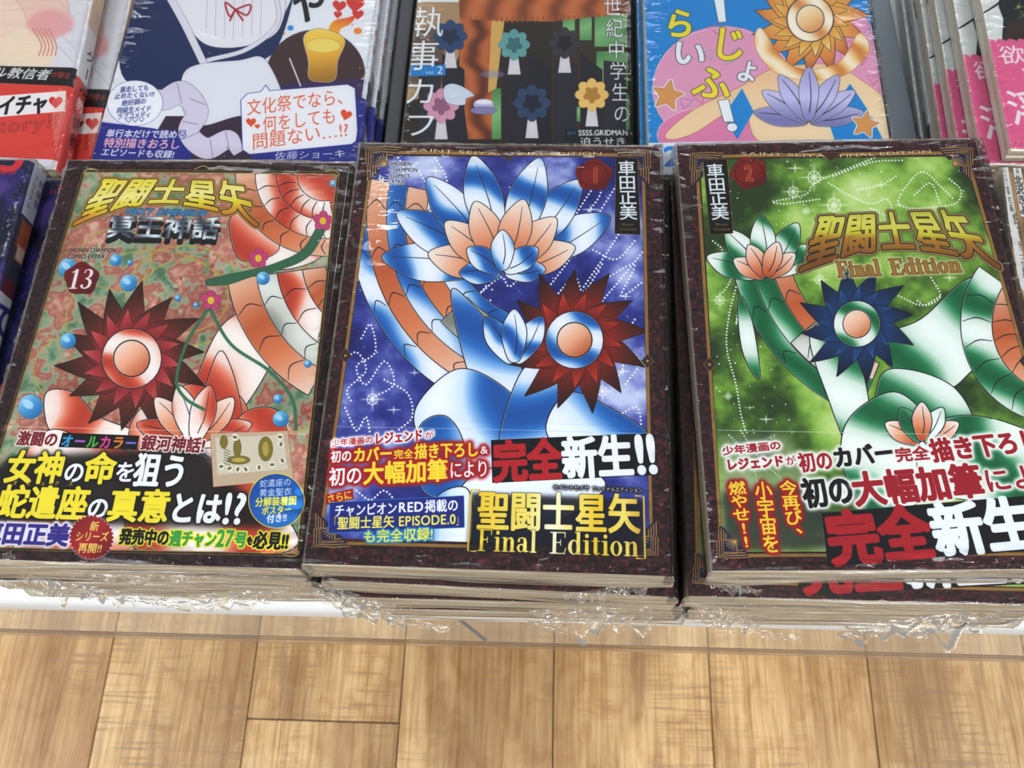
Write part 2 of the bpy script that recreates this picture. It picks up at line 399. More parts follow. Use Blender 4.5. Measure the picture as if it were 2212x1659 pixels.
class Art:
    """canvas of one cover: front plus spine; drawing calls take photograph pixels"""
    def __init__(s, w, h, t, pose, ppm, bg='202020'):
        s.w, s.h, s.t, s.ppm = w, h, t, ppm
        s.pose = pose                     # world x, y of the cover's centre, z of the cover, rotation
        s.W = int((w + t) * 1000 * ppm); s.H = int(h * 1000 * ppm)
        s.a = np.empty((s.H, s.W, 3)); s.a[:] = C_(bg)
        s.sc = 1.0
        p = s.P([[1106, 800], [1116, 800]]); s.k = np.hypot(*(p[1] - p[0])) / 10   # canvas px per photo px (nominal)
    def P(s, pts):
        pts = np.asarray(pts, float)
        x0, y0, z, r = s.pose
        X, Y = at(pts[:, 0], pts[:, 1], z)
        X = X - x0; Y = Y - y0
        lx = X * math.cos(r) + Y * math.sin(r); ly = -X * math.sin(r) + Y * math.cos(r)
        return np.stack([(lx + s.w / 2) * 1000 * s.ppm, (ly + s.h / 2) * 1000 * s.ppm], 1)
    def win(s, polys, pad):
        A = np.vstack(polys); x0 = max(0, int(A[:, 0].min() - pad)); x1 = min(s.W, int(A[:, 0].max() + pad) + 2)
        y0 = max(0, int(A[:, 1].min() - pad)); y1 = min(s.H, int(A[:, 1].max() + pad) + 2)
        return x0, x1, y0, y1
    def comp(s, w, mask, col):
        x0, x1, y0, y1 = w
        v = s.a[y0:y1, x0:x1]
        if callable(col):
            Y, X = np.mgrid[y0:y1, x0:x1].astype(float); col = col(X, Y)
        else: col = C_(col)
        v += (col - v) * mask[..., None]
    def draw(s, polys, col, outline=(), glow=None, bold=0.0, alpha=1.0, soft=0.0):
        """polys in canvas pixels; outline = ((width_px, colour), ...) from inside out"""
        tot = bold + sum(o[0] for o in outline)
        g = (glow[0] * 2.5 if glow else 0) + soft * 2
        w = s.win(polys, (tot + g) * 1.2 + 3)
        if w[1] <= w[0] or w[3] <= w[2]: return
        off = np.array([w[0], w[2]], float)
        mk = raster([p - off for p in polys], w[1] - w[0], w[3] - w[2])
        if soft: mk = blur(mk, soft)
        if bold: mk = dilate(mk, bold)
        layers = []; cur = mk
        for wd, c in outline:
            cur = dilate(cur, wd); layers.append((cur, c))
        if glow:
            gm = np.clip(blur(dilate(cur, glow[0] * 0.4), glow[0] * 0.6) * glow[2], 0, 1)
            s.comp(w, gm, glow[1])
        for mm, c in layers[::-1]: s.comp(w, mm, c)
        s.comp(w, mk * alpha, col)
    def poly(s, pts, col, curve=False, **k): s.draw([s.P(spline(pts) if curve else pts)], s.gr(col), **k)
    def gr(s, col):
        """('v', top_px, bottom_px, stops) -> vertical gradient between two photo rows; others pass through"""
        if isinstance(col, tuple) and col and col[0] == 'lin':
            _, p0, p1, stops = col
            q = s.P([p0, p1]); d = q[1] - q[0]; L = d @ d
            return lambda X, Y: ramp(((X - q[0][0]) * d[0] + (Y - q[0][1]) * d[1]) / L, stops)
        if isinstance(col, tuple) and col and col[0] == 'metal':
            _, ang, per, stops, seed = col
            ca, sa = math.cos(ang), math.sin(ang); per = per * s.k * 1.9
            def f(X, Y):
                u = (X * ca + Y * sa) / per; v = (-X * sa + Y * ca) / per
                q = u + 0.22 * np.sin(v * 2.3 + seed) + 0.05 * np.sin(v * 6.3 + seed * 2 + u)
                q = 0.5 + 0.5 * np.sin(q * 2 * np.pi + seed)
                return ramp(q, stops)
            return f
        return col
    def line(s, pts, wd, col, curve=True, **k):
        p = np.array(spline(pts, False) if curve and len(pts) > 2 else pts, float)
        d = np.gradient(p, axis=0); n = np.stack([-d[:, 1], d[:, 0]], 1); n /= np.linalg.norm(n, axis=1)[:, None] + 1e-9
        ww = np.interp(np.linspace(0, 1, len(p)), np.linspace(0, 1, len(wd)), wd)[:, None] / 2 if isinstance(wd, (list, tuple)) else wd / 2
        s.draw([s.P(np.vstack([p + n * ww, (p - n * ww)[::-1]]))], s.gr(col), **k)
    def ell(s, cx, cy, rx, ry, col, rot=0, **k): s.draw([s.P(ell(cx, cy, rx, ry, 40, rot))], s.gr(col), **k)
    def dots(s, pts, r, col='ffffff', step=7, curve=True):
        p = spline(pts, False, 14) if curve and len(pts) > 2 else np.array(pts, float)
        L = np.concatenate([[0], np.cumsum(np.hypot(*np.diff(p, axis=0).T))])
        t = np.arange(0, L[-1], step)
        q = np.stack([np.interp(t, L, p[:, 0]), np.interp(t, L, p[:, 1])], 1)
        s.draw([s.P(ell(x, y, r, r, 8)) for x, y in q], col, glow=(r * 1.2, col, 0.35))
    def star(s, x, y, r, col='ffffff', ring=True, n=8):
        P = []
        for i in range(n * 2):
            a = math.pi * i / n; rr = (r * (1.7 if (i // 2) % 2 == 0 else 1.0)) if i % 2 == 0 else r * 0.12
            P.append((x + rr * math.cos(a), y + rr * math.sin(a)))
        s.draw([s.P(P)], col, glow=(r * 0.35, col, 0.6))
        if ring: s.draw([s.P(ell(x, y, r * .72, r * .72, 30)), s.P(ell(x, y, r * .62, r * .62, 30, rev=True))], col)
    def text(s, txt, p0, p1, h, col, bold=0, outline=(), glow=None, vert=False, font=None, slant=0.0, alpha=1.0):
        """one line of type from p0 to p1 (middle of the line, photograph pixels), h pixels high"""
        g = [(serif if font else glyph)(c) for c in txt]
        k = s.k
        q = s.P([p0, p1]); d = q[1] - q[0]; L = math.hypot(*d); ex = d / L; ey = np.array([-ex[1], ex[0]])
        mid = ((p0[0] + p1[0]) / 2, (p0[1] + p1[1]) / 2)
        hv = (s.P([(mid[0], mid[1] - h / 2), (mid[0], mid[1] + h / 2)]) if not vert else s.P([(mid[0] - h / 2, mid[1]), (mid[0] + h / 2, mid[1])]))
        hh = math.hypot(*(hv[1] - hv[0]))
        polys = []
        tall = any(ord(c) > 0x2000 for c in txt)
        lo, hi = (-0.07, 0.83) if tall else (0.0, 0.71)
        if vert:
            n = len(txt); cell = L / n
            sx = hh / 0.93
            for i, (o, adv) in enumerate(g):
                ce = q[0] + ex * cell * (i + 0.5)
                for p in o:
                    x = (p[:, 0] - adv / 2) * sx; y = (p[:, 1] - 0.38) * cell / 0.93
                    if txt[i] == 'ー': x, y = (p[:, 1] - 0.38) * sx, -(p[:, 0] - 0.5) * cell / 0.93
                    if txt[i] == '、': x = x + 0.5 * sx; y = y + .4 * cell
                    polys.append(ce + np.outer(x, -ey if ey[0] < 0 else ey) + np.outer(y, -ex))
        else:
            tot = sum(a for _, a in g); sx = L / tot; sy = hh / (hi - lo); x0 = 0
            for o, adv in g:
                for p in o:
                    y = (p[:, 1] - (lo + hi) / 2) * sy; x = (x0 + p[:, 0]) * sx + y * slant
                    polys.append(q[0] + np.outer(x, ex) + np.outer(y, ey))
                x0 += adv
        if not polys: return
        o2 = tuple((a * k, b) for a, b in outline); gl = (glow[0] * k, glow[1], glow[2]) if glow else None
        s.draw(polys, s.gr(col), bold=bold * k, outline=o2, glow=gl, alpha=alpha)
    def title(s, txt, TL, TR, BR, BL, BM, col, outline, bold=1.0, glow=None):
        """lettering bent into a shield shape: straight top edge, curved lower edge"""
        n = len(txt); polys = []
        TL, TR, BR, BL, BM = [np.array(v, float) for v in (TL, TR, BR, BL, BM)]
        for i, ch in enumerate(txt):
            for p in glyph(ch)[0]:
                p = np.vstack([np.linspace(p[j], p[(j + 1) % len(p)], 4)[:-1] for j in range(len(p))])
                u = (i + 0.02 + p[:, 0] * 0.98) / n; v = np.clip((p[:, 1] + 0.07) / 0.9, 0, 1)
                u = u[:, None]; v = v[:, None]
                top = TL + (TR - TL) * u
                ctl = 2 * BM - (BL + BR) / 2
                bot = BL * (1 - u) ** 2 + 2 * u * (1 - u) * ctl + BR * u ** 2
                polys.append(s.P(bot + (top - bot) * v))
        s.draw(polys, s.gr(col), bold=bold * s.k, outline=tuple((a * s.k, b) for a, b in outline), glow=(glow[0] * s.k, glow[1], glow[2]) if glow else None)
    def image(s, name):
        im = bpy.data.images.new(name, s.W, s.H, alpha=False)
        px = np.ones((s.H, s.W, 4), np.float32); px[..., :3] = np.clip(s.a, 0, 1)
        im.pixels.foreach_set(px.ravel()); im.update(); im.pack()
        return im

BLUE = [(0, 'f4f8ff'), (.38, 'dcebfb'), (.6, '86b9ea'), (.82, '2f78c8'), (1, '1f5cae')]
GREEN = [(0, 'f4faf6'), (.38, 'dcece2'), (.6, '93c6a8'), (.82, '2f8a5c'), (1, '17693f')]
REDM = [(0, 'fdf4f0'), (.42, 'f6ddd4'), (.62, 'ee9c84'), (.84, 'd95f45'), (1, 'c4452f')]
PEACH = [(0, 'fae6d8'), (.5, 'efb28e'), (1, 'cc6a3c')]
GREY = [(0, 'e9eae4'), (.55, 'cfd1c8'), (1, '8d9186')]
GOLD = [(0, 'fff6b0'), (.4, 'f0d84a'), (.7, 'd8a830'), (1, '9a6a20')]
WARM = [(0, 'd2402c'), (.4, 'a02a20'), (.75, '5a2018'), (1, '2c1410')]

def leather(a, seed, c0='261517', c1='64282e'):
    n = vnoise(a.W, a.H, 10, seed, 3); a.a[:] = ramp(n, [(.3, c0), (.55, '3a1f22'), (.8, c1)])
def fillimg(a, pts, img):
    polys = [a.P(pts)]; w = a.win(polys, 2); mk = raster([p - np.array([w[0], w[2]]) for p in polys], w[1] - w[0], w[3] - w[2])
    a.comp(w, mk, img[w[2]:w[3], w[0]:w[1]])
def clip(a, pts, base):
    polys = [a.P(pts)]; mk = raster(polys, a.W, a.H)[..., None]
    a.a[:] = base + (a.a - base) * mk
def scatter(a, x0, x1, y0, y1, n, seed, rmax=2.2, col='ffffff'):
    r = random.Random(seed); P = []
    for _ in range(n): P.append(a.P(ell(r.uniform(x0, x1), r.uniform(y0, y1), *(2 * [0.5 + (rmax - .5) * r.random() ** 3]), 7)))
    a.draw(P, col)
def burst(a, cx, cy, pts, stops, ang0, ol=2.0, seed=1):
    """abstract pinwheel of curved blades"""
    r = random.Random(seed)
    for (ang, R, wd, cur) in pts:
        ux, uy = math.cos(ang), math.sin(ang); vx, vy = -uy, ux
        P = []
        for t in np.linspace(0, 1, 9):
            c = cur * t * t * R; w = wd * math.sin(math.pi * min(1, .25 + .75 * t)) if t < 1 else 0
            P.append((cx + ux * R * t + vx * (c + w), cy + uy * R * t + vy * (c + w)))
        for t in np.linspace(1, 0, 9)[1:]:
            c = cur * t * t * R; w = wd * math.sin(math.pi * min(1, .25 + .75 * t))
            P.append((cx + ux * R * t + vx * (c - w), cy + uy * R * t + vy * (c - w)))
        a.poly(P, ('lin', (cx, cy), (cx + ux * R, cy + uy * R), stops), outline=((ol, '181214'),))
def ring(a, cx, cy, r0, r1, a0, a1, col, sy=1.0, ol=3.4, inner='f6f6f6'):
    t = np.linspace(a0, a1, 26)
    P = [(cx + r1 * math.cos(q), cy + sy * r1 * math.sin(q)) for q in t] + [(cx + r0 * math.cos(q), cy + sy * r0 * math.sin(q)) for q in t[::-1]]
    a.poly(P, col, outline=((1.2, inner), (ol, '14141a')))
    if ol > 2 and r1 - r0 > 24:
        for q in np.arange(a0 + .16, a1 - .05, .27):
            a.line([(cx + (r0 + 2) * math.cos(q), cy + sy * (r0 + 2) * math.sin(q)), (cx + (r0 + r1) / 2 * math.cos(q + .05), cy + sy * (r0 + r1) / 2 * math.sin(q + .05)), (cx + (r1 - 2) * math.cos(q), cy + sy * (r1 - 2) * math.sin(q))], [1.4, 2.4, 1.2], '1c1c26')
def petals(a, cx, cy, lst, ol=3.4):
    """fan of pointed petals: (angle, inner radius, outer radius, half width, colour)"""
    for ang, r0, r1, wd, col in lst:
        ux, uy = math.cos(ang), math.sin(ang); vx, vy = -uy, ux; L = r1 - r0
        P = [(cx + ux * (r0 + L * t) + vx * w * wd, cy + uy * (r0 + L * t) + vy * w * wd) for t, w in ((0, .35), (.25, .8), (.55, 1), (.8, .7), (1, 0), (.8, -.7), (.55, -1), (.25, -.8), (0, -.35))]
        if col == 'peach': col = ('lin', (cx + ux * r0, cy + uy * r0), (cx + ux * r1, cy + uy * r1), [(0, 'c8582c'), (.45, 'eba680'), (.8, 'f7dccb'), (1, 'fbeee4')])
        a.poly(P, col, curve=True, outline=((1.2, 'f4f6fa'), (ol, '14141a')))
        a.line([(cx + ux * (r0 + L * t) + vx * w * wd * .3, cy + uy * (r0 + L * t) + vy * w * wd * .3) for t, w in ((.12, .2), (.4, .8), (.7, .5), (.9, .1))], [2.2, 1.8, 1.0], '2a2a3a')
def rosette(a, cx, cy, R, stops, gem, n=13, pal=None, seed=1):
    """full wheel of curved blades round a plain round stone"""
    burst(a, cx, cy, [(i * 2 * math.pi / n, R * (1 - .07 * (i % 2)), R * .22, .38) for i in range(n)], stops, 0, 2.0)
    burst(a, cx, cy, [(i * 2 * math.pi / n + .24, R * .64, R * .15, .38) for i in range(n)], [(c[0], stops[::-1][k][1]) for k, c in enumerate(stops)], 0, 1.6)
    ring(a, cx, cy, R * .26, R * .40, 0, 2 * math.pi, ('metal', .8, R * .4, pal or BLUE, seed))
    a.ell(cx, cy, R * .24, R * .24, ('lin', (cx - R * .2, cy - R * .2), (cx + R * .2, cy + R * .2), gem), outline=((2, '14141a'),))
def bands(a, cx, cy, radii, a0, a1, cols, sy=1.0):
    for (r0, r1), c in zip(radii, cols):
        if c == 'peach': c = ('lin', (cx + r1 * math.cos(a0), cy + r1 * math.sin(a0)), (cx + r1 * math.cos(a1), cy + r1 * math.sin(a1)), [(0, 'f7dccb'), (.35, 'e0875a'), (.6, 'c8663a'), (1, 'f4cdb4')])
        ring(a, cx, cy, r0, r1, a0, a1, c, sy)
def seal(a, cx, cy, rx, ry, txt, h, fill='8a1c18', tcol='e8b060', serif_=False, seed=3):
    r = random.Random(seed)
    P = [(cx + rx * (1 + .07 * math.sin(q * 5 + seed) + .03 * r.random()) * math.cos(q), cy + ry * (1 + .07 * math.sin(q * 5 + seed) + .03 * r.random()) * math.sin(q)) for q in np.linspace(0, 2 * math.pi, 30, endpoint=False)]
    a.poly(P, ('lin', (cx - rx, cy - ry), (cx + rx, cy + ry), [(0, '7a1a18'), (.5, fill), (1, '5a1012')]), curve=True, outline=((1.2, '4a0e10'),))
    a.draw([a.P(ell(cx, cy, rx * .84, ry * .84, 40)), a.P(ell(cx, cy, rx * .76, ry * .76, 40, rev=True))], '5c1112', soft=1.0)
    w = h * .36 * len(txt)
    if serif_: a.text(txt, (cx - w * .9, cy), (cx + w * .9, cy), h, tcol, font=True)
    else:
        a.text(txt, (cx - w * .8, cy), (cx + w * .8, cy), h, '9a2c26', bold=.6, outline=((1.3, tcol),))
def goldframe(a, TL, TR, BR, BL, cor=True):
    TL, TR, BR, BL = [np.array(v, float) for v in (TL, TR, BR, BL)]
    for (p, q) in ((TL, TR), (TR, BR), (BR, BL), (BL, TL)):
        a.line([p, q], 8.5, '2a2238', curve=False)
        a.line([p, q], 6.5, 'b98a3a', curve=False); a.line([p, q], 3.0, '4a3420', curve=False); a.line([p, q], 1.2, 'd8a850', curve=False)
    for (p, q) in ((TL, BL), (TR, BR)):
        mdd = p + (q - p) * .52
        a.poly([mdd + (-13, 0), mdd + (0, -15), mdd + (13, 0), mdd + (0, 15)], '3a2a2a', outline=((1.3, 'c8963c'),))
        a.ell(*mdd, 3, 3, 'c8963c')
    mdd = (TL + TR) / 2; a.poly([mdd + (-24, -4), mdd + (24, -4), mdd + (0, 15)], '4a2a20', outline=((1.2, 'b98a3a'),))
def corner(a, cx, cy, sx, sy, k=1.0):
    """stepped fan ornament"""
    def q(x, y): return (cx + sx * x * k, cy + sy * y * k)
    a.poly([q(-14, -14), q(56, -14), q(56, -4), q(40, 14), q(24, 14), q(14, 24), q(14, 40), q(-4, 58), q(-14, 58)], '2c2440')
    for i in range(4):
        o = i * 5.5
        a.line([q(-12 + o, 60 - o), q(-12 + o, 28), q(-16 + o, 24), q(-16 + o, -12 + o * .6), q(26, -14 + o), q(60 - o, -12 + o)], 2.0, 'b98a3a', curve=False)
    a.poly([q(0, 0), q(30, 0), q(30, 28), q(0, 28)], '1f2048', outline=((2.0, 'c8963c'),))
    for i in range(7):
        an = math.pi / 2 * i / 6
        a.line([q(28, 26) if sx * sy > 0 else q(28, 26), q(28 - 26 * math.cos(an), 26 - 24 * math.sin(an))], 1.5, 'd8aa58', curve=False)
def plate(a, x0, y0, x1, y1, x2, y2, x3, y3, vt, vb, name, small, sp):
    a.poly([(x0, y0), (x1, y1), (x2, y2), (x3, y3)], '14100f', outline=((1.6, 'b08030'),))
    a.text(name, vt, vb, 37, 'eef4f8', bold=.9, vert=True)
    for i, s_ in enumerate(small): a.text(s_, (sp[0] + i * 1.5 - 17 + (4 if i == 0 else 0), sp[1] + i * 10), (sp[0] + i * 1.5 + 17 - (4 if i == 0 else 0), sp[1] + i * 10), 6, 'a8803c')

# ---------------------------------------------------------------- poses (world x, y of cover centre, top z, rotation)
def pose_bl(x, y, z, rot, w, h):
    """pose from the near left corner of the cover"""
    c, s_ = math.cos(rot), math.sin(rot)
    return (x + c * w / 2 - s_ * h / 2, y + s_ * w / 2 + c * h / 2, z, rot)
D = math.radians
PC = pose_bl(-0.1010, 0.0817, 0.7805, D(-0.7), .148, .2100)
PL = pose_bl(-0.2515, 0.0822, 0.7731, D(-0.5), .147, .2045)
PR = pose_bl(0.0633, 0.0825, 0.7805, D(1.6), .146, .2085)
PM = pose_bl(-0.2613, 0.2985, 0.7362, D(-0.6), .1505, .2100)
PB = pose_bl(-0.0873, 0.2980, 0.7362, D(-0.6), .1272, .1820)
PU = pose_bl(0.0462, 0.2885, 0.7600, D(-0.3), .1238, .1820)

# ---------------------------------------------------------------- middle cover (volume 1, blue)
def art_middle():
    a = Art(.148, .2100, .018, PC, 8.0)
    leather(a, 5); base = a.a.copy()
    inner = [(800, 336), (1392, 338), (1402, 1182), (694, 1162)]
    n = vnoise(a.W, a.H, 260, 11, 5); n2 = vnoise(a.W, a.H, 60, 12, 4); g = np.random.default_rng(3).random((a.H, a.W))
    img = ramp(n * .75 + n2 * .25, [(.34, '20246e'), (.46, '2f3790'), (.55, '4c56ac'), (.64, '8d97d6'), (.74, 'ccd4f2')])
    img = img + ((g > .985) * .35)[..., None] * (n[..., None] > .45)
    fillimg(a, inner, img)
    for c in ([(1250, 480), (1290, 430), (1300, 400)], [(1180, 560), (1220, 500), (1270, 420), (1300, 380)], [(1170, 640), (1230, 560), (1280, 480), (1330, 400)],
              [(1260, 620), (1320, 530), (1375, 440)], [(1300, 650), (1350, 590), (1390, 540)], [(1310, 600), (1370, 570), (1340, 640), (1385, 610)],
              [(1280, 540), (1330, 560), (1370, 520)], [(1000, 560), (1050, 610), (1030, 640), (1080, 600), (1100, 620), (1130, 590)],
              [(860, 340), (880, 370), (900, 350)], [(940, 340), (965, 390), (950, 430), (930, 410)], [(905, 370), (930, 420), (915, 460)],
              [(780, 730), (800, 700), (810, 760), (770, 790), (790, 830), (830, 780), (850, 830), (800, 860)], [(740, 780), (770, 760), (790, 800), (750, 840), (760, 870)],
              [(830, 820), (880, 850), (890, 900), (860, 930)], [(745, 880), (770, 930), (790, 900), (800, 940)], [(1370, 690), (1340, 740), (1380, 780), (1350, 830)],
              [(1330, 900), (1375, 880), (1385, 930)], [(770, 1060), (800, 1080), (830, 1060), (860, 1090)], [(1200, 640), (1240, 600), (1260, 630), (1300, 570)],
              [(1320, 740), (1345, 790), (1320, 830)], [(1000, 540), (985, 590), (1010, 640), (1060, 650)]):
        a.dots(c, 2.3, step=8)
    scatter(a, 720, 1390, 345, 930, 260, 8, 2.3)
    for x, y, r in ((1242, 532, 17), (804, 862, 17), (1300, 845, 15)): a.star(x, y, r)
    for x, y, r in ((820, 388, 14), (870, 418, 12), (940, 368, 13), (910, 440, 9), (1275, 452, 12), (1296, 488, 9), (1375, 782, 12), (1344, 802, 10), (850, 885, 10), (895, 805, 8), (1350, 640, 9)):
        a.star(x, y, r, ring=False, n=4)
    # plain abstract artwork: swept metallic blades, amber facets and a dark red pinwheel
    MB = lambda q, an=.5, per=90: ('metal', an, per, BLUE, q)
    bands(a, 1195, 470, [(230, 275), (275, 322), (322, 362), (362, 405), (405, 440)], math.radians(112), math.radians(192), [MB(1.0, .9), 'peach', MB(2.2, .4, 130), 'peach', MB(.4, .7)])
    bands(a, 1195, 470, [(255, 330)], math.radians(112), math.radians(137), [('metal', 1.1, 110, GREY, 1.0)])
    petals(a, 1085, 590, [(math.radians(q), 60, 262, 40, MB(i * 1.3, .3 + i * .2, 70)) for i, q in enumerate((-172, -28, -150, -50, -128, -72, -104))])
    petals(a, 1085, 590, [(math.radians(q), 20, 165, 34, 'peach') for q in (-165, -20, -138, -46, -111, -74)])
    petals(a, 1085, 590, [(math.radians(q), 8, 92, 24, MB(i, .8, 50)) for i, q in enumerate((-180, -5, -145, -35, -90))])
    # shards below
    S = [([(975, 640), (1010, 650), (1100, 760), (1150, 860), (1120, 960), (1080, 940), (1020, 830)], .9), ([(985, 800), (1075, 830), (1130, 900), (1110, 1010), (1000, 1060), (915, 960), (900, 880)], .6),
         ([(1130, 800), (1210, 780), (1270, 860), (1250, 960), (1150, 1000), (1080, 960)], 1.3), ([(1230, 850), (1330, 890), (1390, 930), (1390, 960), (1250, 1000), (1180, 930)], .4),
         ([(905, 930), (960, 900), (1000, 960), (1000, 1060), (915, 1060)], .2), ([(1000, 1050), (1120, 1000), (1240, 1010), (1300, 1060), (1100, 1180), (1000, 1180)], 1.0), ([(940, 1080), (1010, 1060), (1010, 1180), (930, 1180)], .4)]
    for i, (p, an) in enumerate(S): a.poly(p, ('metal', an, 150, BLUE, i * 1.7), curve=True, outline=((1.4, 'f4f8ff'), (3.8, '14141a')))
    rosette(a, 1240, 735, 152, WARM, [(0, 'fbeade'), (.5, 'eeb492'), (1, 'c05a30')])
    petals(a, 1110, 790, [(math.radians(q), 10, 120, 26, MB(i * .9, 1.2, 46)) for i, q in enumerate((-120, -60, -90))])
    clip(a, inner, base)
    goldframe(a, (806, 328), (1388, 334), (1406, 1190), (690, 1172))
    corner(a, 806, 330, 1, 1); corner(a, 1388, 336, -1, 1); corner(a, 694, 1168, 1, -1); corner(a, 1404, 1186, -1, -1)
    a.text('SAINT SEIYA', (888, 322), (1075, 331), 7, 'e4d2a8', bold=.2); a.text('FINAL EDITION', (1102, 331), (1300, 330), 7, 'e4d2a8', bold=.2)
    for i, (t_, x1) in enumerate((('SHONEN', 888), ('CHAMPION', 903), ('COMICS', 888), ('EXTRA', 876))):
        a.text(t_, (842 - i, 352 + i * 13.2), (x1 - i, 353 + i * 13.2), 9, '20222e', bold=.5, outline=((1.3, 'f4f6ff'),), glow=(2.5, 'f4f6ff', .8), font=None)
    seal(a, 1282, 377, 38, 33, '1', 33)
    plate(a, 1330, 338, 1376, 340, 1382, 506, 1327, 504, (1352, 346), (1357, 474), '車田正美', ('Masami', 'Kurumada'), (1355, 484))
    # belly band printing
    a.line([(728, 921), (1400, 937)], 1.5, 'c9d6e8', curve=False, alpha=.6)
    W = ((2.2, 'ffffff'),)
    a.text('少年漫画の', (716, 957), (806, 949), 15, 'b41e2a', bold=.6, outline=W, glow=(5, 'ffffff', 1.0)); a.text('レジェンド', (808, 948), (914, 940), 25, 'b41e2a', bold=1.2, outline=W, glow=(5, 'ffffff', 1.0)); a.text('が', (917, 941), (937, 939), 15, 'b41e2a', bold=.4, outline=W, glow=(5, 'ffffff', 1.0))
    G = (9, 'b01c24', 2.2)
    for t_, p0, p1, h, c, b in (('初の', (714, 986), (760, 984), 25, 'ffffff', .9), ('カバー', (762, 983), (848, 979), 30, 'f7e23c', 1.4), ('完全', (850, 982), (893, 980), 19, 'f7e23c', .7), ('描き下ろし', (895, 976), (1034, 971), 31, 'f7e23c', 1.2), ('&', (1037, 973), (1055, 972), 17, 'ffffff', .6),
                                ('初の', (710, 1030), (783, 1025), 38, 'ffffff', 1.2), ('大幅加筆', (784, 1023), (968, 1015), 46, 'f7e23c', 1.9), ('により', (970, 1016), (1056, 1012), 36, 'ffffff', .7)):
        a.text(t_, p0, p1, h, c, bold=b, glow=G)
    for t_, p0, p1, h, c, b in (('初の', (714, 986), (760, 984), 25, 'ffffff', .9), ('カバー', (762, 983), (848, 979), 30, 'f7e23c', 1.4), ('完全', (850, 982), (893, 980), 19, 'f7e23c', .7), ('描き下ろし', (895, 976), (1034, 971), 31, 'f7e23c', 1.2)):
        a.text(t_, p0, p1, h, c, bold=b)
    a.poly([(1060, 952), (1412, 936), (1414, 1026), (1063, 1044)], '0d0d10')
    a.text('完全', (1064, 998), (1213, 991), 84, 'c0222c', bold=4.2); a.text('新生', (1212, 990), (1366, 983), 84, 'f4f6fa', bold=3.8); a.text('!!', (1368, 981), (1418, 978), 82, 'f4f6fa', bold=4.2)
    a.poly([(703, 1068), (762, 1055), (764, 1078), (704, 1091)], 'b02028'); a.text('さらに', (706, 1079), (760, 1067), 20, 'f7e23c', bold=.7)
    a.poly([(713, 1086), (1001, 1072), (1002, 1139), (710, 1151)], '232c86', outline=((2.2, '2b8fd8'),))
    a.text('チャンピオン', (722, 1103), (858, 1097), 26, 'f6f8ff', bold=.9); a.text('RED', (860, 1096), (915, 1094), 21, 'f6f8ff', bold=1.1); a.text('掲載の', (917, 1094), (990, 1091), 26, 'f6f8ff', bold=.9)
    a.text('「', (712, 1129), (728, 1128), 26, 'f7ec70'); a.text('聖闘士星矢', (728, 1130), (852, 1126), 26, 'f7ec70', bold=.9); a.text('EPISODE.0', (860, 1126), (985, 1121), 21, 'f7ec70', bold=.9); a.text('」', (984, 1122), (1000, 1121), 26, 'f7ec70')
    a.text('も完全収録!', (784, 1159), (936, 1153), 26, 'f4e860', bold=.9, outline=((3.4, '1f8fd0'),))
    a.text('セイントセイヤ', (1194, 1053), (1272, 1055), 9.5, 'f4f6fa', bold=.3, glow=(4, '101018', 1.5)); a.text('ファイナルエディション', (1278, 1056), (1387, 1059), 9.5, 'f4f6fa', bold=.3, glow=(4, '101018', 1.5))
    a.poly([(1018, 1066), (1388, 1080), (1390, 1200), (1010, 1188)], '0c0c12', soft=9, alpha=.85)
    GD = ('lin', (1030, 1100), (1390, 1110), [(0, 'f0d038'), (.3, 'f4e478'), (.45, 'fdfbe6'), (.58, 'f6e88a'), (.72, 'f0cf30'), (.88, 'f4e27a'), (1, 'd8a830')])
    a.text('聖闘士星矢', (1030, 1102), (1382, 1110), 80, GD, bold=2.4, outline=((1.2, '1a1408'),))
    a.text('Final', (1030, 1166), (1160, 1170), 48, GD, font=True, bold=.4, outline=((1.0, '1a1408'),)); a.text('Edition', (1186, 1172), (1380, 1178), 48, GD, font=True, bold=.4, outline=((1.0, '1a1408'),))
    for pts in ([(1036, 1059), (1018, 1058), (1010, 1190), (1028, 1191)], [(1370, 1071), (1389, 1072), (1392, 1207), (1372, 1206)]):
        a.line(pts, 4.0, 'e0c04c', curve=False)
    return a.image('print_volume_one')

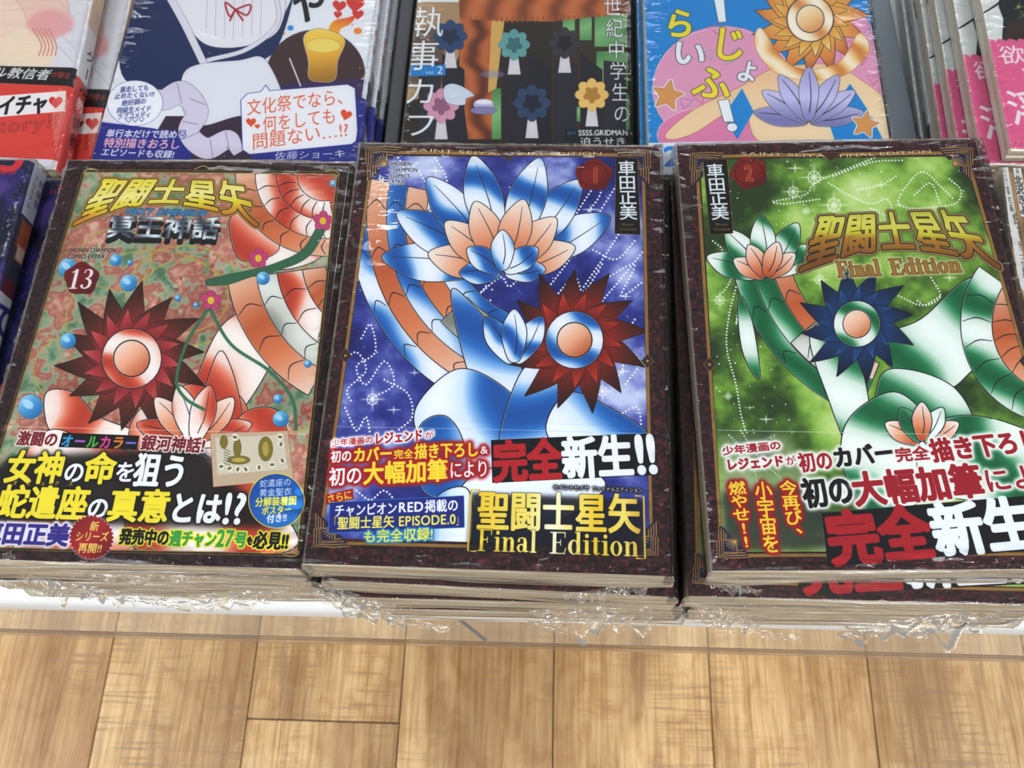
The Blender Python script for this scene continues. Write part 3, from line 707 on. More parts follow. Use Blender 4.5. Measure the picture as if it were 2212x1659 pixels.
# ---------------------------------------------------------------- right cover (volume 2, green)
def art_right():
    a = Art(.146, .2085, .018, PR, 8.0)
    leather(a, 6); base = a.a.copy()
    n = vnoise(a.W, a.H, 240, 21, 5); n2 = vnoise(a.W, a.H, 70, 22, 4)
    img = ramp(n * .7 + n2 * .3, [(.32, '2c4420'), (.42, '4a6c2c'), (.50, '74a03c'), (.58, '9cc458'), (.68, 'c2dc84'), (.8, 'dcecb4')])
    fillimg(a, [(1512, 344), (2082, 336), (2330, 1190), (1562, 1192)], img)
    for c in ([(1670, 435), (1740, 420), (1760, 395), (1840, 360), (1900, 335)], [(1672, 438), (1700, 440), (1770, 430)], [(1790, 395), (1830, 420), (1880, 440), (1915, 430), (1930, 460)],
              [(1800, 380), (1880, 350), (1950, 345)], [(1850, 410), (1900, 400), (1935, 380)], [(1945, 420), (1940, 440), (1975, 450), (2060, 440), (2075, 410), (2050, 385)],
              [(1950, 410), (1990, 370), (2030, 400), (2060, 430)], [(1975, 420), (2010, 395), (2030, 440)], [(1880, 450), (1920, 470)], [(1540, 520), (1560, 540), (1545, 570)],
              [(1545, 580), (1580, 590), (1570, 620), (1550, 640)], [(1590, 620), (1575, 680), (1570, 750), (1590, 830), (1600, 890), (1610, 930)], [(1600, 640), (1590, 700), (1600, 660)],
              [(1548, 560), (1600, 560), (1580, 600)], [(2010, 600), (2030, 640), (2000, 660), (1980, 650)], [(1940, 640), (1990, 660), (2030, 640)],
              [(1600, 930), (1640, 990), (1690, 1040), (1720, 1120), (1700, 1180)], [(1575, 940), (1620, 990), (1640, 1060), (1650, 1120)]):
        a.dots(c, 2.0, step=7)
    scatter(a, 1545, 1720, 400, 1180, 230, 31, 2.0); scatter(a, 1700, 2100, 345, 480, 90, 32, 2.0)
    for x, y, r in ((1758, 383, 20), (1713, 414, 16), (1801, 443, 21), (1741, 456, 10), (1555, 648, 14), (1770, 605, 14), (1690, 600, 12), (1573, 855, 9)): a.star(x, y, r, 'f0fae0')
    for x, y, r in ((1717, 363, 12), (1903, 399, 11), (1943, 443, 8), (1655, 905, 11), (2050, 600, 10), (1620, 880, 7), (1660, 960, 10), (1665, 945, 8), (1760, 1100, 8)): a.star(x, y, r, 'f0fae0', ring=False, n=4)
    # plain abstract artwork: green metallic blades, amber facets, dark blue pinwheel
    MG = lambda q, an=.5, per=90: ('metal', an, per, GREEN, q)
    bands(a, 2020, 480, [(330, 368), (368, 410), (410, 448)], math.radians(112), math.radians(172), ['peach', MG(.5, .8), MG(1.7, .3)])
    bands(a, 2020, 480, [(335, 405)], math.radians(124), math.radians(140), [('metal', 1.1, 80, GREY, 1.0)])
    petals(a, 1655, 600, [(math.radians(q), 20, 135, 26, MG(i * 1.3, .3 + i * .2, 50)) for i, q in enumerate((-160, -30, -130, -60, -95))])
    petals(a, 1655, 600, [(math.radians(q), 6, 80, 19, 'peach') for q in (-150, -40, -118, -72)])
    S = [([(1600, 640), (1625, 700), (1640, 800), (1632, 812), (1606, 760), (1596, 690)], 1.2), 
         ([(1750, 730), (1800, 700), (1860, 800), (1880, 950), (1840, 980), (1790, 860)], .9), ([(1905, 730), (1990, 690), (2100, 600), (2200, 640), (2220, 720), (2110, 790), (2040, 840), (1930, 800)], .6),
         ([(1900, 820), (1960, 800), (2060, 840), (2100, 930), (2020, 990), (1900, 960)], 1.1), ([(1860, 880), (1940, 850), (2010, 930), (2000, 1060), (1900, 1120), (1830, 1030), (1820, 940)], .7),
         ([(2000, 930), (2110, 900), (2260, 960), (2260, 1060), (2100, 1080), (1990, 1040)], .3)]
    for i, (p, an) in enumerate(S): a.poly(p, ('metal', an, 110, GREEN, i * 1.3 + .6), curve=True, outline=((1.4, 'f2faf4'), (3.8, '14181a')))
    bands(a, 2290, 700, [(90, 150), (150, 215)], math.radians(95), math.radians(215), ['peach', MG(.4, .7)])
    rosette(a, 1850, 700, 122, [(0, '2a5f9c'), (.4, '1f4880'), (.8, '14284c'), (1, '0e1a30')], [(0, 'fbeade'), (.5, 'f0c2a4'), (1, 'd07a4c')], 12, GREEN, 2)
    petals(a, 1990, 960, [(math.radians(q), 10, 90, 20, c) for q, c in ((-150, 'peach'), (-30, 'peach'), (-120, MG(.3)), (-60, MG(1.3)), (-90, 'peach'))])
    clip(a, [(1512, 344), (2082, 336), (2330, 1190), (1562, 1192)], base)
    a.poly([(1556, 1060), (1740, 1040), (1790, 1110), (1790, 1188), (1566, 1188)], '2c3230', soft=14, alpha=.85); a.poly([(1553, 940), (1700, 940), (1760, 1040), (1560, 1060)], '8a9484', soft=16, alpha=.55)
    goldframe(a, (1504, 338), (2086, 328), (2330, 1196), (1560, 1200))
    corner(a, 1506, 342, 1, 1, .95); corner(a, 2086, 330, -1, 1, .95); corner(a, 1564, 1192, 1, -1, .95)
    a.text('SAINT SEIYA', (1600, 331), (1785, 336), 7, 'e4d2a8', bold=.2); a.text('FINAL EDITION', (1812, 336), (2012, 325), 7, 'e4d2a8', bold=.2)
    plate(a, 1519, 345, 1570, 343, 1583, 503, 1534, 507, (1543, 353), (1557, 474), '車田正美', ('Masami', 'Kurumada'), (1559, 484))
    seal(a, 1618, 373, 38, 33, '2', 33, seed=5)
    YG = ('lin', (1930, 450), (1945, 560), [(0, 'c2c43a'), (.3, 'e2dc66'), (.5, 'd8d040'), (.62, 'b8862c'), (1, '8a5420')])
    a.title('聖闘士星矢', (1768, 466), (2078, 452), (2166, 582), (1722, 590), (1940, 540), YG, ((2.6, '241a10'), (4.2, 'a08a58'), (1.2, '3a2c18')), bold=2.8)
    for t_, p0, p1 in (('Final', (1806, 582), (1900, 578)), ('Edition', (1920, 577), (2074, 570))): a.text(t_, p0, p1, 34, 'a87c38', font=True, bold=.9, outline=((1.6, '5a3a18'), (1.4, 'e4d8a0')), glow=(4, 'e8f0c0', .9))
    # belly band
    wn = vnoise(a.W, a.H, 120, 25, 4)
    a.line([(1551, 929), (2260, 944)], 1.5, 'dfe6dc', curve=False, alpha=.7)
    O = ((2.2, 'f2f2ee'),); G = (7, 'f2f4ee', 1.3)
    for t_, p0, p1, h, c, b in (('少年漫画の', (1560, 974), (1687, 961), 18, 'a81c2c', .8), ('レジェンド', (1568, 1004), (1694, 995), 24, 'a81c2c', 1.4), ('が', (1696, 996), (1720, 993), 19, 'a81c2c', .5), ('初の', (1724, 1000), (1798, 993), 40, 'a81c2c', 1.4),
                                ('カバー', (1798, 990), (1930, 976), 42, '101014', 2.2), ('完全', (1932, 984), (2006, 978), 28, 'a81c2c', 1.2), ('描き下ろし', (2008, 975), (2244, 950), 46, 'a81c2c', 2.2),
                                ('初の', (1732, 1066), (1842, 1056), 60, '101014', 2.4), ('大幅加筆', (1840, 1058), (2120, 1036), 68, 'a81c2c', 3.0), ('により', (2122, 1040), (2300, 1020), 50, 'a81c2c', 1.2)):
        a.text(t_, p0, p1, h, c, bold=b, outline=O, glow=G)
    for t_, p0, p1 in (('燃やせ!!', (1590, 1040), (1614, 1184)), ('小宇宙を', (1646, 1040), (1668, 1194)), ('今再び、', (1700, 1038), (1722, 1166))): a.text(t_, p0, p1, 36, 'f4dc3c', bold=1.1, vert=True, glow=(8, 'a81c1c', 2.2))
    a.poly([(1775, 1108), (2380, 1058), (2400, 1175), (1788, 1224)], '0d0d10')
    a.text('完全', (1786, 1164), (2010, 1146), 108, 'b41e2a', bold=5.6); a.text('新生', (2010, 1146), (2236, 1126), 106, 'f2f6fa', bold=5.0); a.text('!!', (2240, 1124), (2310, 1118), 104, 'f2f6fa', bold=5)
    return a.image('print_volume_two')

# ---------------------------------------------------------------- left cover (volume 13, red and green)
def art_left():
    a = Art(.147, .2045, .0164, PL, 8.0)
    leather(a, 7, '1a1414', '402428'); base = a.a.copy()
    n = vnoise(a.W, a.H, 70, 41, 4); n2 = vnoise(a.W, a.H, 26, 42, 3); n3 = vnoise(a.W, a.H, 200, 43, 3)
    img = ramp(n * .65 + n2 * .35, [(.28, '5d8062'), (.40, '8fa888'), (.47, 'b5aa8e'), (.55, 'b0685a'), (.64, 'c48a78'), (.76, 'dcb8a4')])
    img += (n3 - .5)[..., None] * .25
    fillimg(a, [(184, 372), (726, 376), (640, 1195), (-60, 1180)], img)
    for (cx, cy, R) in ((400, 640, 130), (400, 640, 95), (250, 560, 80), (600, 520, 90), (160, 800, 90), (620, 860, 90), (330, 700, 190)):
        a.draw([a.P(ell(cx, cy, R, R * .85, 50)), a.P(ell(cx, cy, R - 4, R * .85 - 4, 50, rev=True))], 'bcae58', alpha=.75)
    r = random.Random(4)
    for _ in range(60):
        x, y = r.uniform(60, 700), r.uniform(390, 920); q = r.uniform(7, 15)
        for k in range(6):
            t = k * math.pi / 3 + r.random() * .2
            a.ell(x + q * .6 * math.cos(t), y + q * .6 * math.sin(t), q * .5, q * .3, r.choice(['cf7468', 'd89a88', '6f9a72', 'a84a44', 'e0c8b0']), rot=t, alpha=.7)
    # plain abstract artwork: red and white swept plates, dark pinwheel
    S = [([(520, 372), (716, 376), (712, 470), (640, 520), (560, 470)], .5), ([(560, 470), (690, 450), (704, 540), (620, 580), (540, 560)], 1.3), ([(500, 470), (570, 470), (600, 540), (520, 560)], .9),
         ([(610, 600), (540, 660), (470, 720), (420, 860), (470, 930), (540, 860), (600, 740)], .9), ([(100, 850), (160, 850), (210, 900), (300, 940), (180, 950), (110, 930)], .3),
         ([(300, 890), (420, 830), (520, 860), (530, 960), (400, 1010), (290, 980)], .8), ([(480, 760), (440, 850), (400, 930), (470, 990), (520, 900)], 1.2), ([(520, 900), (600, 890), (620, 1000), (540, 1100), (470, 1020)], .4),
         ([(110, 930), (200, 960), (300, 1000), (300, 1180), (30, 1180), (50, 1000)], .9), ([(300, 1000), (470, 1000), (600, 1100), (620, 1190), (300, 1190)], .6)]
    MR = lambda q, an=.5, per=80: ('metal', an, per, REDM, q)
    for i, (p, an) in enumerate(S): a.poly(p, ('metal', an, 120, REDM, i * 1.9), curve=True, outline=((1.4, 'fdf6f2'), (3.6, '181214')))
    bands(a, 820, 560, [(120, 170), (170, 225), (225, 270), (270, 330)], math.radians(118), math.radians(172), ['peach', MR(.4), ('metal', 1.0, 90, GREY, .3), 'peach'])
    bands(a, 700, 380, [(60, 105), (105, 150), (150, 190)], math.radians(80), math.radians(185), [MR(.4), MR(1.7), 'peach'], .9)
    rosette(a, 285, 775, 158, [(0, 'd2585a'), (.35, 'a83438'), (.7, '5a2a20'), (1, '33180f')], [(0, 'fbeade'), (.5, 'f0b496'), (1, 'c8623c')], 14, REDM, 3)
    petals(a, 420, 960, [(math.radians(q), 10, 130, 26, c) for q, c in ((-160, MR(.2)), (-20, MR(1.0)), (-130, 'peach'), (-50, 'peach'), (-105, MR(2.0)), (-75, MR(.8)))])
    V = '3f7a56'
    a.line([(700, 480), (660, 545), (600, 575), (545, 590), (490, 605), (445, 612)], [20, 20, 16, 14, 22, 12], '3c6e50', outline=((1.5, '1c3428'),))
    for p in ([(452, 665), (405, 740), (382, 820), (400, 860), (442, 886)], [(452, 665), (500, 745), (580, 800), (630, 860), (640, 930)]): a.line(p, 6, V, outline=((1.0, '2a5a40'),))
    for x, y in ((558, 558), (456, 650), (697, 476)):
        for k in range(5):
            t = k * 2 * math.pi / 5 - 1.5; a.ell(x + 12 * math.cos(t), y + 12 * math.sin(t), 10, 9, 'c8487c', rot=t, outline=((1.2, '5a1c38'),))
        a.ell(x, y, 7, 8, 'e8c83c')
    for x, y, q in ((250, 562, 13), (278, 612, 18), (147, 736, 17), (568, 601, 14), (385, 645, 7), (424, 660, 6), (146, 578, 20), (65, 878, 26), (600, 861, 10), (606, 905, 17), (281, 568, 6), (664, 785, 8), (720, 395, 8)):
        a.ell(x, y, q, q, ('lin', (x - q, y - q), (x + q, y + q), [(0, 'd6f0fa'), (.4, '5aaee0'), (1, '1c64a8')]), outline=((1.2, '1a4a78'),))
        a.ell(x - q * .2, y - q * .2, q * .5, q * .35, 'c8ecfa', rot=.6, soft=1, alpha=.8)
    clip(a, [(184, 372), (726, 376), (640, 1195), (-60, 1180)], base)
    for d_, c_ in ((0, 'b49a4c'), (5, '7a6430')):
        a.line([(183 - d_, 371 - d_), (727 + d_, 375 - d_)], 1.8, c_, curve=False); a.line([(727 + d_, 375), (640 + d_, 1197)], 1.8, c_, curve=False)
        a.line([(183 - d_, 371), (-62 - d_, 1182)], 1.8, c_, curve=False); a.line([(-62, 1181 + d_), (640, 1196 + d_)], 1.8, c_, curve=False)
    for x, y, sx, sy in ((186, 372, 1, 1), (726, 374, -1, 1), (638, 1194, -1, -1)): a.line([(x + 26 * sx, y - 5 * sy), (x + 6 * sx, y - 8 * sy), (x - 6 * sx, y), (x + 4 * sx, y + 9 * sy), (x + 8 * sx, y + 2 * sy)], 3, 'a8925a')
    a.line([(420, 365), (440, 358), (458, 366), (476, 358), (496, 366)], 2.5, 'a8925a'); a.line([(275, 1186), (290, 1178), (305, 1188), (320, 1180), (335, 1188)], 2.5, 'a8925a')
    YG = ('lin', (380, 385), (365, 490), [(0, 'f0e04a'), (.35, 'f6ee9a'), (.55, 'ead838'), (.75, 'd89a30'), (1, 'b86a20')])
    a.title('聖闘士星矢', (222, 384), (528, 392), (562, 492), (152, 490), (350, 440), YG, ((2.6, '2a1c0c'), (3.6, 'c09a48'), (1.0, '4a3418')), bold=2.8)
    a.text('NEXT', (272, 456), (332, 458), 13, '3fa0dc', bold=.8, outline=((1.4, '14243a'),), slant=.25); a.text('DIMENSION', (340, 458), (447, 461), 13, '3fa0dc', bold=.8, outline=((1.4, '14243a'),), slant=.25)
    a.text('冥王神話', (232, 500), (474, 504), 44, '16181c', bold=5); a.text('冥王神話', (232, 489), (476, 493), 46, ('metal', .8, 26, [(0, 'f4f8fa'), (.5, '9aa6b2'), (1, '4a5460')], 1.0), bold=1.8, outline=((1.2, '22262c'),))
    a.text('SHONEN CHAMPION', (149, 539), (251, 541), 9, '1c1416', bold=.5, glow=(3, 'f0e4d8', .5)); a.text('COMICS EXTRA', (146, 553), (226, 554), 9, '1c1416', bold=.5, glow=(3, 'f0e4d8', .5))
    seal(a, 176, 602, 36, 34, '13', 42, '7c1a20', 'f2eef0', True)
    a.line([(40, 922), (662, 938)], 1.5, 'e8dcd4', curve=False, alpha=.7)
    # belly band printing
    a.poly([(20, 990), (430, 965), (520, 1060), (620, 1140), (-40, 1128), (-20, 1020)], '16100f', soft=16, alpha=.92)
    a.text('激闘の', (38, 946), (126, 950), 29, '7c1822', bold=1.2, outline=((3, 'f4ece8'),))
    a.poly([(136, 935), (302, 942), (296, 972), (127, 966)], '120e10')
    for i, (ch, c) in enumerate(zip('オールカラー', ('38a8e0', 'b06ad0', '58b848', 'e04a98', 'e88a38', '7a78e0'))): a.text(ch, (133 + i * 27.5, 952 + i), (159 + i * 27.5, 953 + i), 26, c, bold=1.3)
    a.text('銀河神話!', (306, 956), (444, 963), 31, '7c1822', bold=1.2, outline=((3, 'f4ece8'),))
    Y_, W_ = 'f4e43c', 'f4f6fa'; G = (6, '0e0a0a', 1.2)
    for t_, p0, p1, h, c, b in (('女神', (14, 1008), (139, 1011), 64, Y_, 2.8), ('の', (138, 1019), (184, 1020), 44, W_, 1.8), ('命', (182, 1011), (252, 1012), 62, Y_, 2.6), ('を', (249, 1019), (294, 1020), 42, W_, 1.6), ('狙う', (290, 1014), (406, 1018), 68, W_, 2.8),
                                ('蛇遣座', (-4, 1082), (192, 1088), 66, Y_, 2.8), ('の', (188, 1096), (236, 1097), 46, W_, 1.8), ('真意', (234, 1090), (368, 1094), 66, Y_, 2.8), ('とは', (366, 1096), (480, 1099), 64, W_, 2.8), ('!?', (480, 1097), (534, 1098), 66, W_, 2.2)):
        a.text(t_, p0, p1, h, c, bold=b, glow=G)
    for i, ch in enumerate('アテナ'): a.text(ch, (62 + i * 24, 970), (71 + i * 24, 970), 10, 'e8d860', bold=.4)
    for i, ch in enumerate('オピュクス'): a.text(ch, (28 + i * 30, 1043 + i * .4), (38 + i * 30, 1043 + i * .4), 10, 'e8d860', bold=.4)
    a.text('車田正美', (-42, 1150), (150, 1156), 44, '3b2f8e', bold=2.2, outline=((3.2, 'f0ecf2'),), glow=(5, 'f0ecf2', 1))
    P = []
    for i in range(64):
        q = 49 if i % 2 == 0 else 44; t = i * 2 * math.pi / 64; P.append((197 + q * math.cos(t), 1161 + q * math.sin(t)))
    a.poly(P, ('lin', (160, 1120), (230, 1200), [(0, '8a1820'), (.5, 'b02a30'), (1, '7c1218')]), glow=(4, 'f0e0e0', 1.0))
    for t_, y, x0, x1 in (('新', 1136, 194, 214), ('シリーズ', 1158, 163, 234), ('再開!!', 1183, 168, 220)): a.text(t_, (x0, y), (x1, y + 1), 20, 'f0dc70', bold=.7)
    for t_, p0, p1, h, c in (('発売中の', (258, 1158), (366, 1161), 32, '14100e'), ('週チャン', (366, 1162), (468, 1164), 32, '3fa048'), ('27', (468, 1162), (506, 1163), 36, '3fa048'), ('号', (506, 1165), (534, 1166), 32, '3fa048'), ('も', (533, 1168), (548, 1168), 18, '14100e'), ('必見!!', (548, 1166), (624, 1169), 36, '14100e')):
        a.text(t_, p0, p1, h, c, bold=1.6, outline=((3.0, 'f0e83c'),))
    # small poster print and speech badge
    a.poly([(455, 937), (622, 931), (634, 1036), (461, 1052)], 'cdb79c', outline=((1.6, 'b03a34'),))
    a.poly([(466, 946), (612, 940), (622, 1014), (470, 1026)], 'd9d0be')
    r = random.Random(9)
    for cx, cy, w_, h_ in ((513, 968, 8, 20), (516, 994, 24, 9), (574, 970, 15, 26), (484, 955, 8, 14)): a.ell(cx, cy, w_, h_, '8a7c34', outline=((1.4, '4a4420'),))
    a.ell(516, 994, 15, 4.5, 'c8b45c'); a.ell(574, 970, 7, 16, 'b8a850')
    for x, y in ((478, 1008), (496, 1012), (514, 1014), (531, 1014), (560, 1010), (588, 1004), (610, 995), (607, 960), (605, 944), (508, 945)): a.ell(x, y, 8, 8, 'ece8dc', outline=((.9, 'a89878'),)); a.ell(x, y, 3, 5, '7c7440', rot=r.random() * 3)
    for k in range(6): a.line([(484, 970 + k * 6), (498, 976 + k * 6)], 1.6, '6a6c50', curve=False)
    a.poly([(545, 1036), (556, 1052), (575, 1060), (560, 1080)], 'f0e240')
    a.ell(597, 1082, 59, 58, ('lin', (560, 1030), (630, 1130), [(0, '1c50a8'), (1, '2a7ccc')]), outline=((3.2, 'f0e240'),))
    for t_, y, x0, x1, h, c, b in (('蛇遣座の', 1044, 561, 629, 16, 'f4f6fa', .2), ('黄金聖衣', 1064, 560, 630, 16, 'f4f6fa', .2), ('分解装着図', 1084, 551, 641, 19, 'f4e860', .9), ('ポスター', 1103, 565, 630, 17, 'f4e860', .9), ('付き!!', 1120, 576, 620, 18, 'f4f6fa', .9)): a.text(t_, (x0, y + 1), (x1, y - 3), h, c, bold=b)
    # spine, on the canvas right of the front
    x0 = a.w * 1000 * a.ppm; k = a.ppm
    def sp(x, y0, y1, col): a.draw([np.array([(x0 + x[0] * k, y0 * k), (x0 + x[1] * k, y0 * k), (x0 + x[1] * k, y1 * k), (x0 + x[0] * k, y1 * k)])], col)
    sp((1.5, 16), 2, 202, '141011'); sp((4, 13), 60, 92, 'f0ece8'); sp((4, 13), 10, 24, '9a2420')
    y = 190
    for ch in '聖闘士星矢冥王神話':
        o, adv = glyph(ch); a.draw([np.stack([x0 + (4.2 + p[:, 0] * 8.6) * k, (y - 8 + p[:, 1] * 9.5) * k], 1) for p in o], 'e8e4e0', bold=2.2); y -= 10.5
    for ch in '車田正美':
        o, adv = glyph(ch); a.draw([np.stack([x0 + (5.4 + p[:, 0] * 6) * k, (y - 14 + p[:, 1] * 6) * k], 1) for p in o], '2a2020', bold=1); y -= 7
    return a.image('print_volume_thirteen')

# ---------------------------------------------------------------- covers of the row behind and of the side stacks
def pose_edge(pt, pb, z, w, h, side, ybot):
    """pose of a cover whose left (-1) or right (+1) edge runs through two photograph pixels; near edge at world y = ybot"""
    X, Y = at([pt[0], pb[0]], [pt[1], pb[1]], z)
    rot = math.atan2(Y[0] - Y[1], X[0] - X[1]) - math.pi / 2
    t = (ybot - Y[1]) / (Y[0] - Y[1]); x = X[1] + (X[0] - X[1]) * t
    c, s_ = math.cos(rot), math.sin(rot)
    cx = -side * w / 2
    return (x + c * cx - s_ * h / 2, ybot + s_ * cx + c * h / 2, z, rot)
PRED = pose_edge((198, 0), (130, 316), .752, .128, .182, 1, .297)
PFIVE = pose_edge((85, 288), (18, 527), .7745, .128, .182, 1, .104)
PYOKU = pose_edge((2125, 25), (2175, 272), .768, .128, .182, -1, .299)
PSTRIP = pose_edge((2165, 340), (2189, 559), .770, .128, .182, -1, .105)

def heart(a, x, y, r, col, rot=0):
    t = np.linspace(0, 2 * math.pi, 30)
    X = 16 * np.sin(t) ** 3 / 16 * r; Y = -(13 * np.cos(t) - 5 * np.cos(2 * t) - 2 * np.cos(3 * t) - np.cos(4 * t)) / 16 * r
    a.poly(np.stack([x + X * math.cos(rot) - Y * math.sin(rot), y + X * math.sin(rot) + Y * math.cos(rot)], 1), col)

def art_cafe():
    """white, navy and plum cover with speech box"""
    a = Art(.1505, .2100, .0110, PM, 5.5, 'eceef4')
    a.poly([(150, 290), (200, 286), (230, 300), (330, 300), (360, 250), (520, 250), (620, 190), (790, 200), (790, 360), (150, 360)], '3c2840')
    a.poly([(150, 262), (215, 262), (330, 276), (400, 290), (420, 330), (400, 380), (150, 380)], '2a2f92'); a.poly([(520, 200), (800, 180), (800, 380), (560, 380)], '2a2f92')
    a.ell(690, 160, 108, 96, '4a3032', outline=((1.6, '2a1a1c'),))
    a.poly([(510, 186), (800, 168), (800, 220), (540, 210)], '3a2a6a', alpha=.75)
    # plain abstract artwork: folds of white, navy and grey cloth, a red ribbon
    a.poly([(262, 40), (300, -20), (420, -20), (440, 60), (430, 150), (390, 190), (270, 170)], '1c2c60', curve=True, outline=((1.5, '20203a'),))
    a.poly([(430, 60), (520, 100), (600, 60), (640, -10), (600, 110), (520, 140), (430, 150)], '1c2c60', curve=True)
    a.poly([(380, -30), (600, -30), (610, 60), (540, 98), (450, 96), (400, 40)], 'eceaf0', curve=True, outline=((1.4, '4c4656'),))
    for i in range(7): a.line([(450 + i * 20, -10), (448 + i * 20, 85 - abs(i - 3) * 4)], 1.2, 'b8b2c4')
    a.line([(360, -20), (400, 50), (440, 130), (450, 150)], 16, 'e6e4ee', outline=((1.2, '4c4656'),)); a.line([(600, -20), (605, 50), (540, 105), (450, 130)], 9, 'e6e4ee', outline=((1.2, '4c4656'),))
    a.poly([(405, 150), (520, 130), (580, 130), (620, 240), (520, 250), (440, 270), (400, 240)], 'e8e8f0', curve=True, outline=((1.4, '4c4656'),))
    a.line([(300, 190), (350, 215), (395, 200), (430, 240), (410, 285), (450, 320), (500, 300), (520, 330)], [26, 44, 52, 48, 44, 46, 40, 22], 'dcd6e8', outline=((1.4, '4c4656'),))
    for p in ([(335, 196), (345, 232)], [(385, 180), (395, 222)], [(412, 212), (448, 226)], [(398, 262), (432, 268)], [(408, 296), (436, 284)], [(458, 300), (464, 340)], [(492, 284), (500, 320)]): a.line(p, 1.6, '8c84a0')
    for p in ([(512, 20), (490, 5), (500, 35), (512, 20)], [(512, 20), (545, 10), (538, 32), (512, 20)], [(512, 20), (500, 45)], [(512, 20), (530, 45)]): a.line(p, 4, 'b02a34')
    a.text('や', (636, 6), (712, 2), 86, '121214', bold=3)
    a.ell(634, 60, 7, 6, '3a9ade'); a.ell(782, 66, 9, 7, 'ee8a3c'); a.ell(620, 72, 2.5, 2.5, 'ee8a3c'); a.ell(770, 53, 3, 2, 'e89ac0')
    for x, y, r in ((741, 12, 15), (776, 8, 20), (738, 31, 9), (782, 30, 13)): heart(a, x, y, r, 'd83c34', .1)
    a.line([(775, 35), (760, 45), (735, 55), (730, 75), (745, 85)], [6, 16, 24, 26, 16], ('lin', (760, 30), (725, 90), [(0, 'e05038'), (.4, 'ee9a28'), (1, 'f2c838')]))
    a.poly([(664, 78), (700, 62), (752, 84), (738, 130), (732, 170), (704, 176), (676, 168), (674, 130)], ('lin', (700, 70), (705, 175), [(0, 'f4d45c'), (.5, 'e8b43c'), (1, 'a87a2c')]), curve=True, outline=((2, 'd0ccd0'), (1.4, '5a4a48')))
    a.ell(706, 98, 38, 15, 'f0dc74', outline=((1.2, 'b08a30'),)); a.line([(632, 125), (657, 186)], 3.2, 'e4e8f0')
    a.ell(292, 222, 61, 49, 'f4f4fa', outline=((1.6, '2c3292'),))
    for t_, y, x0, x1 in (('暴走しても', 191, 259, 323), ('止めたくない!!', 205, 247, 335), ('絶好調の', 220, 263, 317), ('同級生メイド', 236, 252, 329), ('ラブコメディ', 249, 253, 328)): a.text(t_, (x0, y + 2), (x1, y - 3), 12.5, '20287e', bold=.6)
    for i in range(3): heart(a, 278 + i * 14.5, 259 - i, 6, '20287e'); heart(a, 278 + i * 14.5, 258.6 - i, 4.6, 'f4f4fa')
    a.text('単行本だけで読める', (229, 287), (406, 290), 17, 'f6f6fa', bold=.9, outline=((2.6, '2a2f92'),)); a.text('特別描きおろし', (224, 307), (393, 311), 20, 'f2bccb', bold=1.1, outline=((2.6, '2a2f92'),)); a.text('エピソードも収録!', (218, 327), (380, 333), 16, 'f6f6fa', bold=.9, outline=((2.6, '2a2f92'),))
    P = [(540, 202), (570, 198), (580, 184), (588, 196), (760, 182), (776, 190), (783, 300), (770, 310), (545, 332), (530, 322), (526, 216)]
    a.poly(P, 'f0f0f6', outline=((2.8, '2a3296'),))
    a.text('文化祭でなら、', (538, 232), (770, 205), 34, 'e0643c', bold=.1); a.text('何をしても', (573, 268), (736, 248), 34, 'e0643c', bold=.1); a.text('問題ない…!?', (549, 306), (764, 277), 34, 'e0643c', bold=.1)
    heart(a, 548, 263, 11, 'e0562c'); heart(a, 562, 272, 6, 'e0562c'); heart(a, 757, 247, 13, 'e0562c', .3)
    a.text('佐藤ショーキ', (600, 336), (756, 330), 17, 'e8ecf8', bold=.1)
    k = a.ppm; x0 = a.w * 1000 * k; H = a.H
    def sp(xa, xb, y0, y1, col): a.draw([np.array([(x0 + xa * k, y0 * k), (x0 + xb * k, y0 * k), (x0 + xb * k, y1 * k), (x0 + xa * k, y1 * k)])], col)
    sp(0, 12, 0, 62, '2a2f92'); sp(0, 12, 62, 210, 'dcdee6'); sp(3, 9, 62, 76, '4a4648')
    a.text  # spine lettering below
    y = 196
    for ch in '文化祭メイド喫茶':
        o, _ = glyph(ch); a.draw([np.stack([x0 + (2.5 + p[:, 0] * 6) * k, (y - 8 + p[:, 1] * 7) * k], 1) for p in o], 'c05048', bold=.8); y -= 13
    for i in range(9): a.draw([np.array([(x0 + (8 + .8 * (i % 2)) * k, (90 + i * 4) * k), (x0 + 10 * k, (90 + i * 4) * k), (x0 + 10 * k, (92.4 + i * 4) * k), (x0 + 8 * k, (92 + i * 4) * k)])], '6a6a74')
    return a.image('print_speech_box_cover')

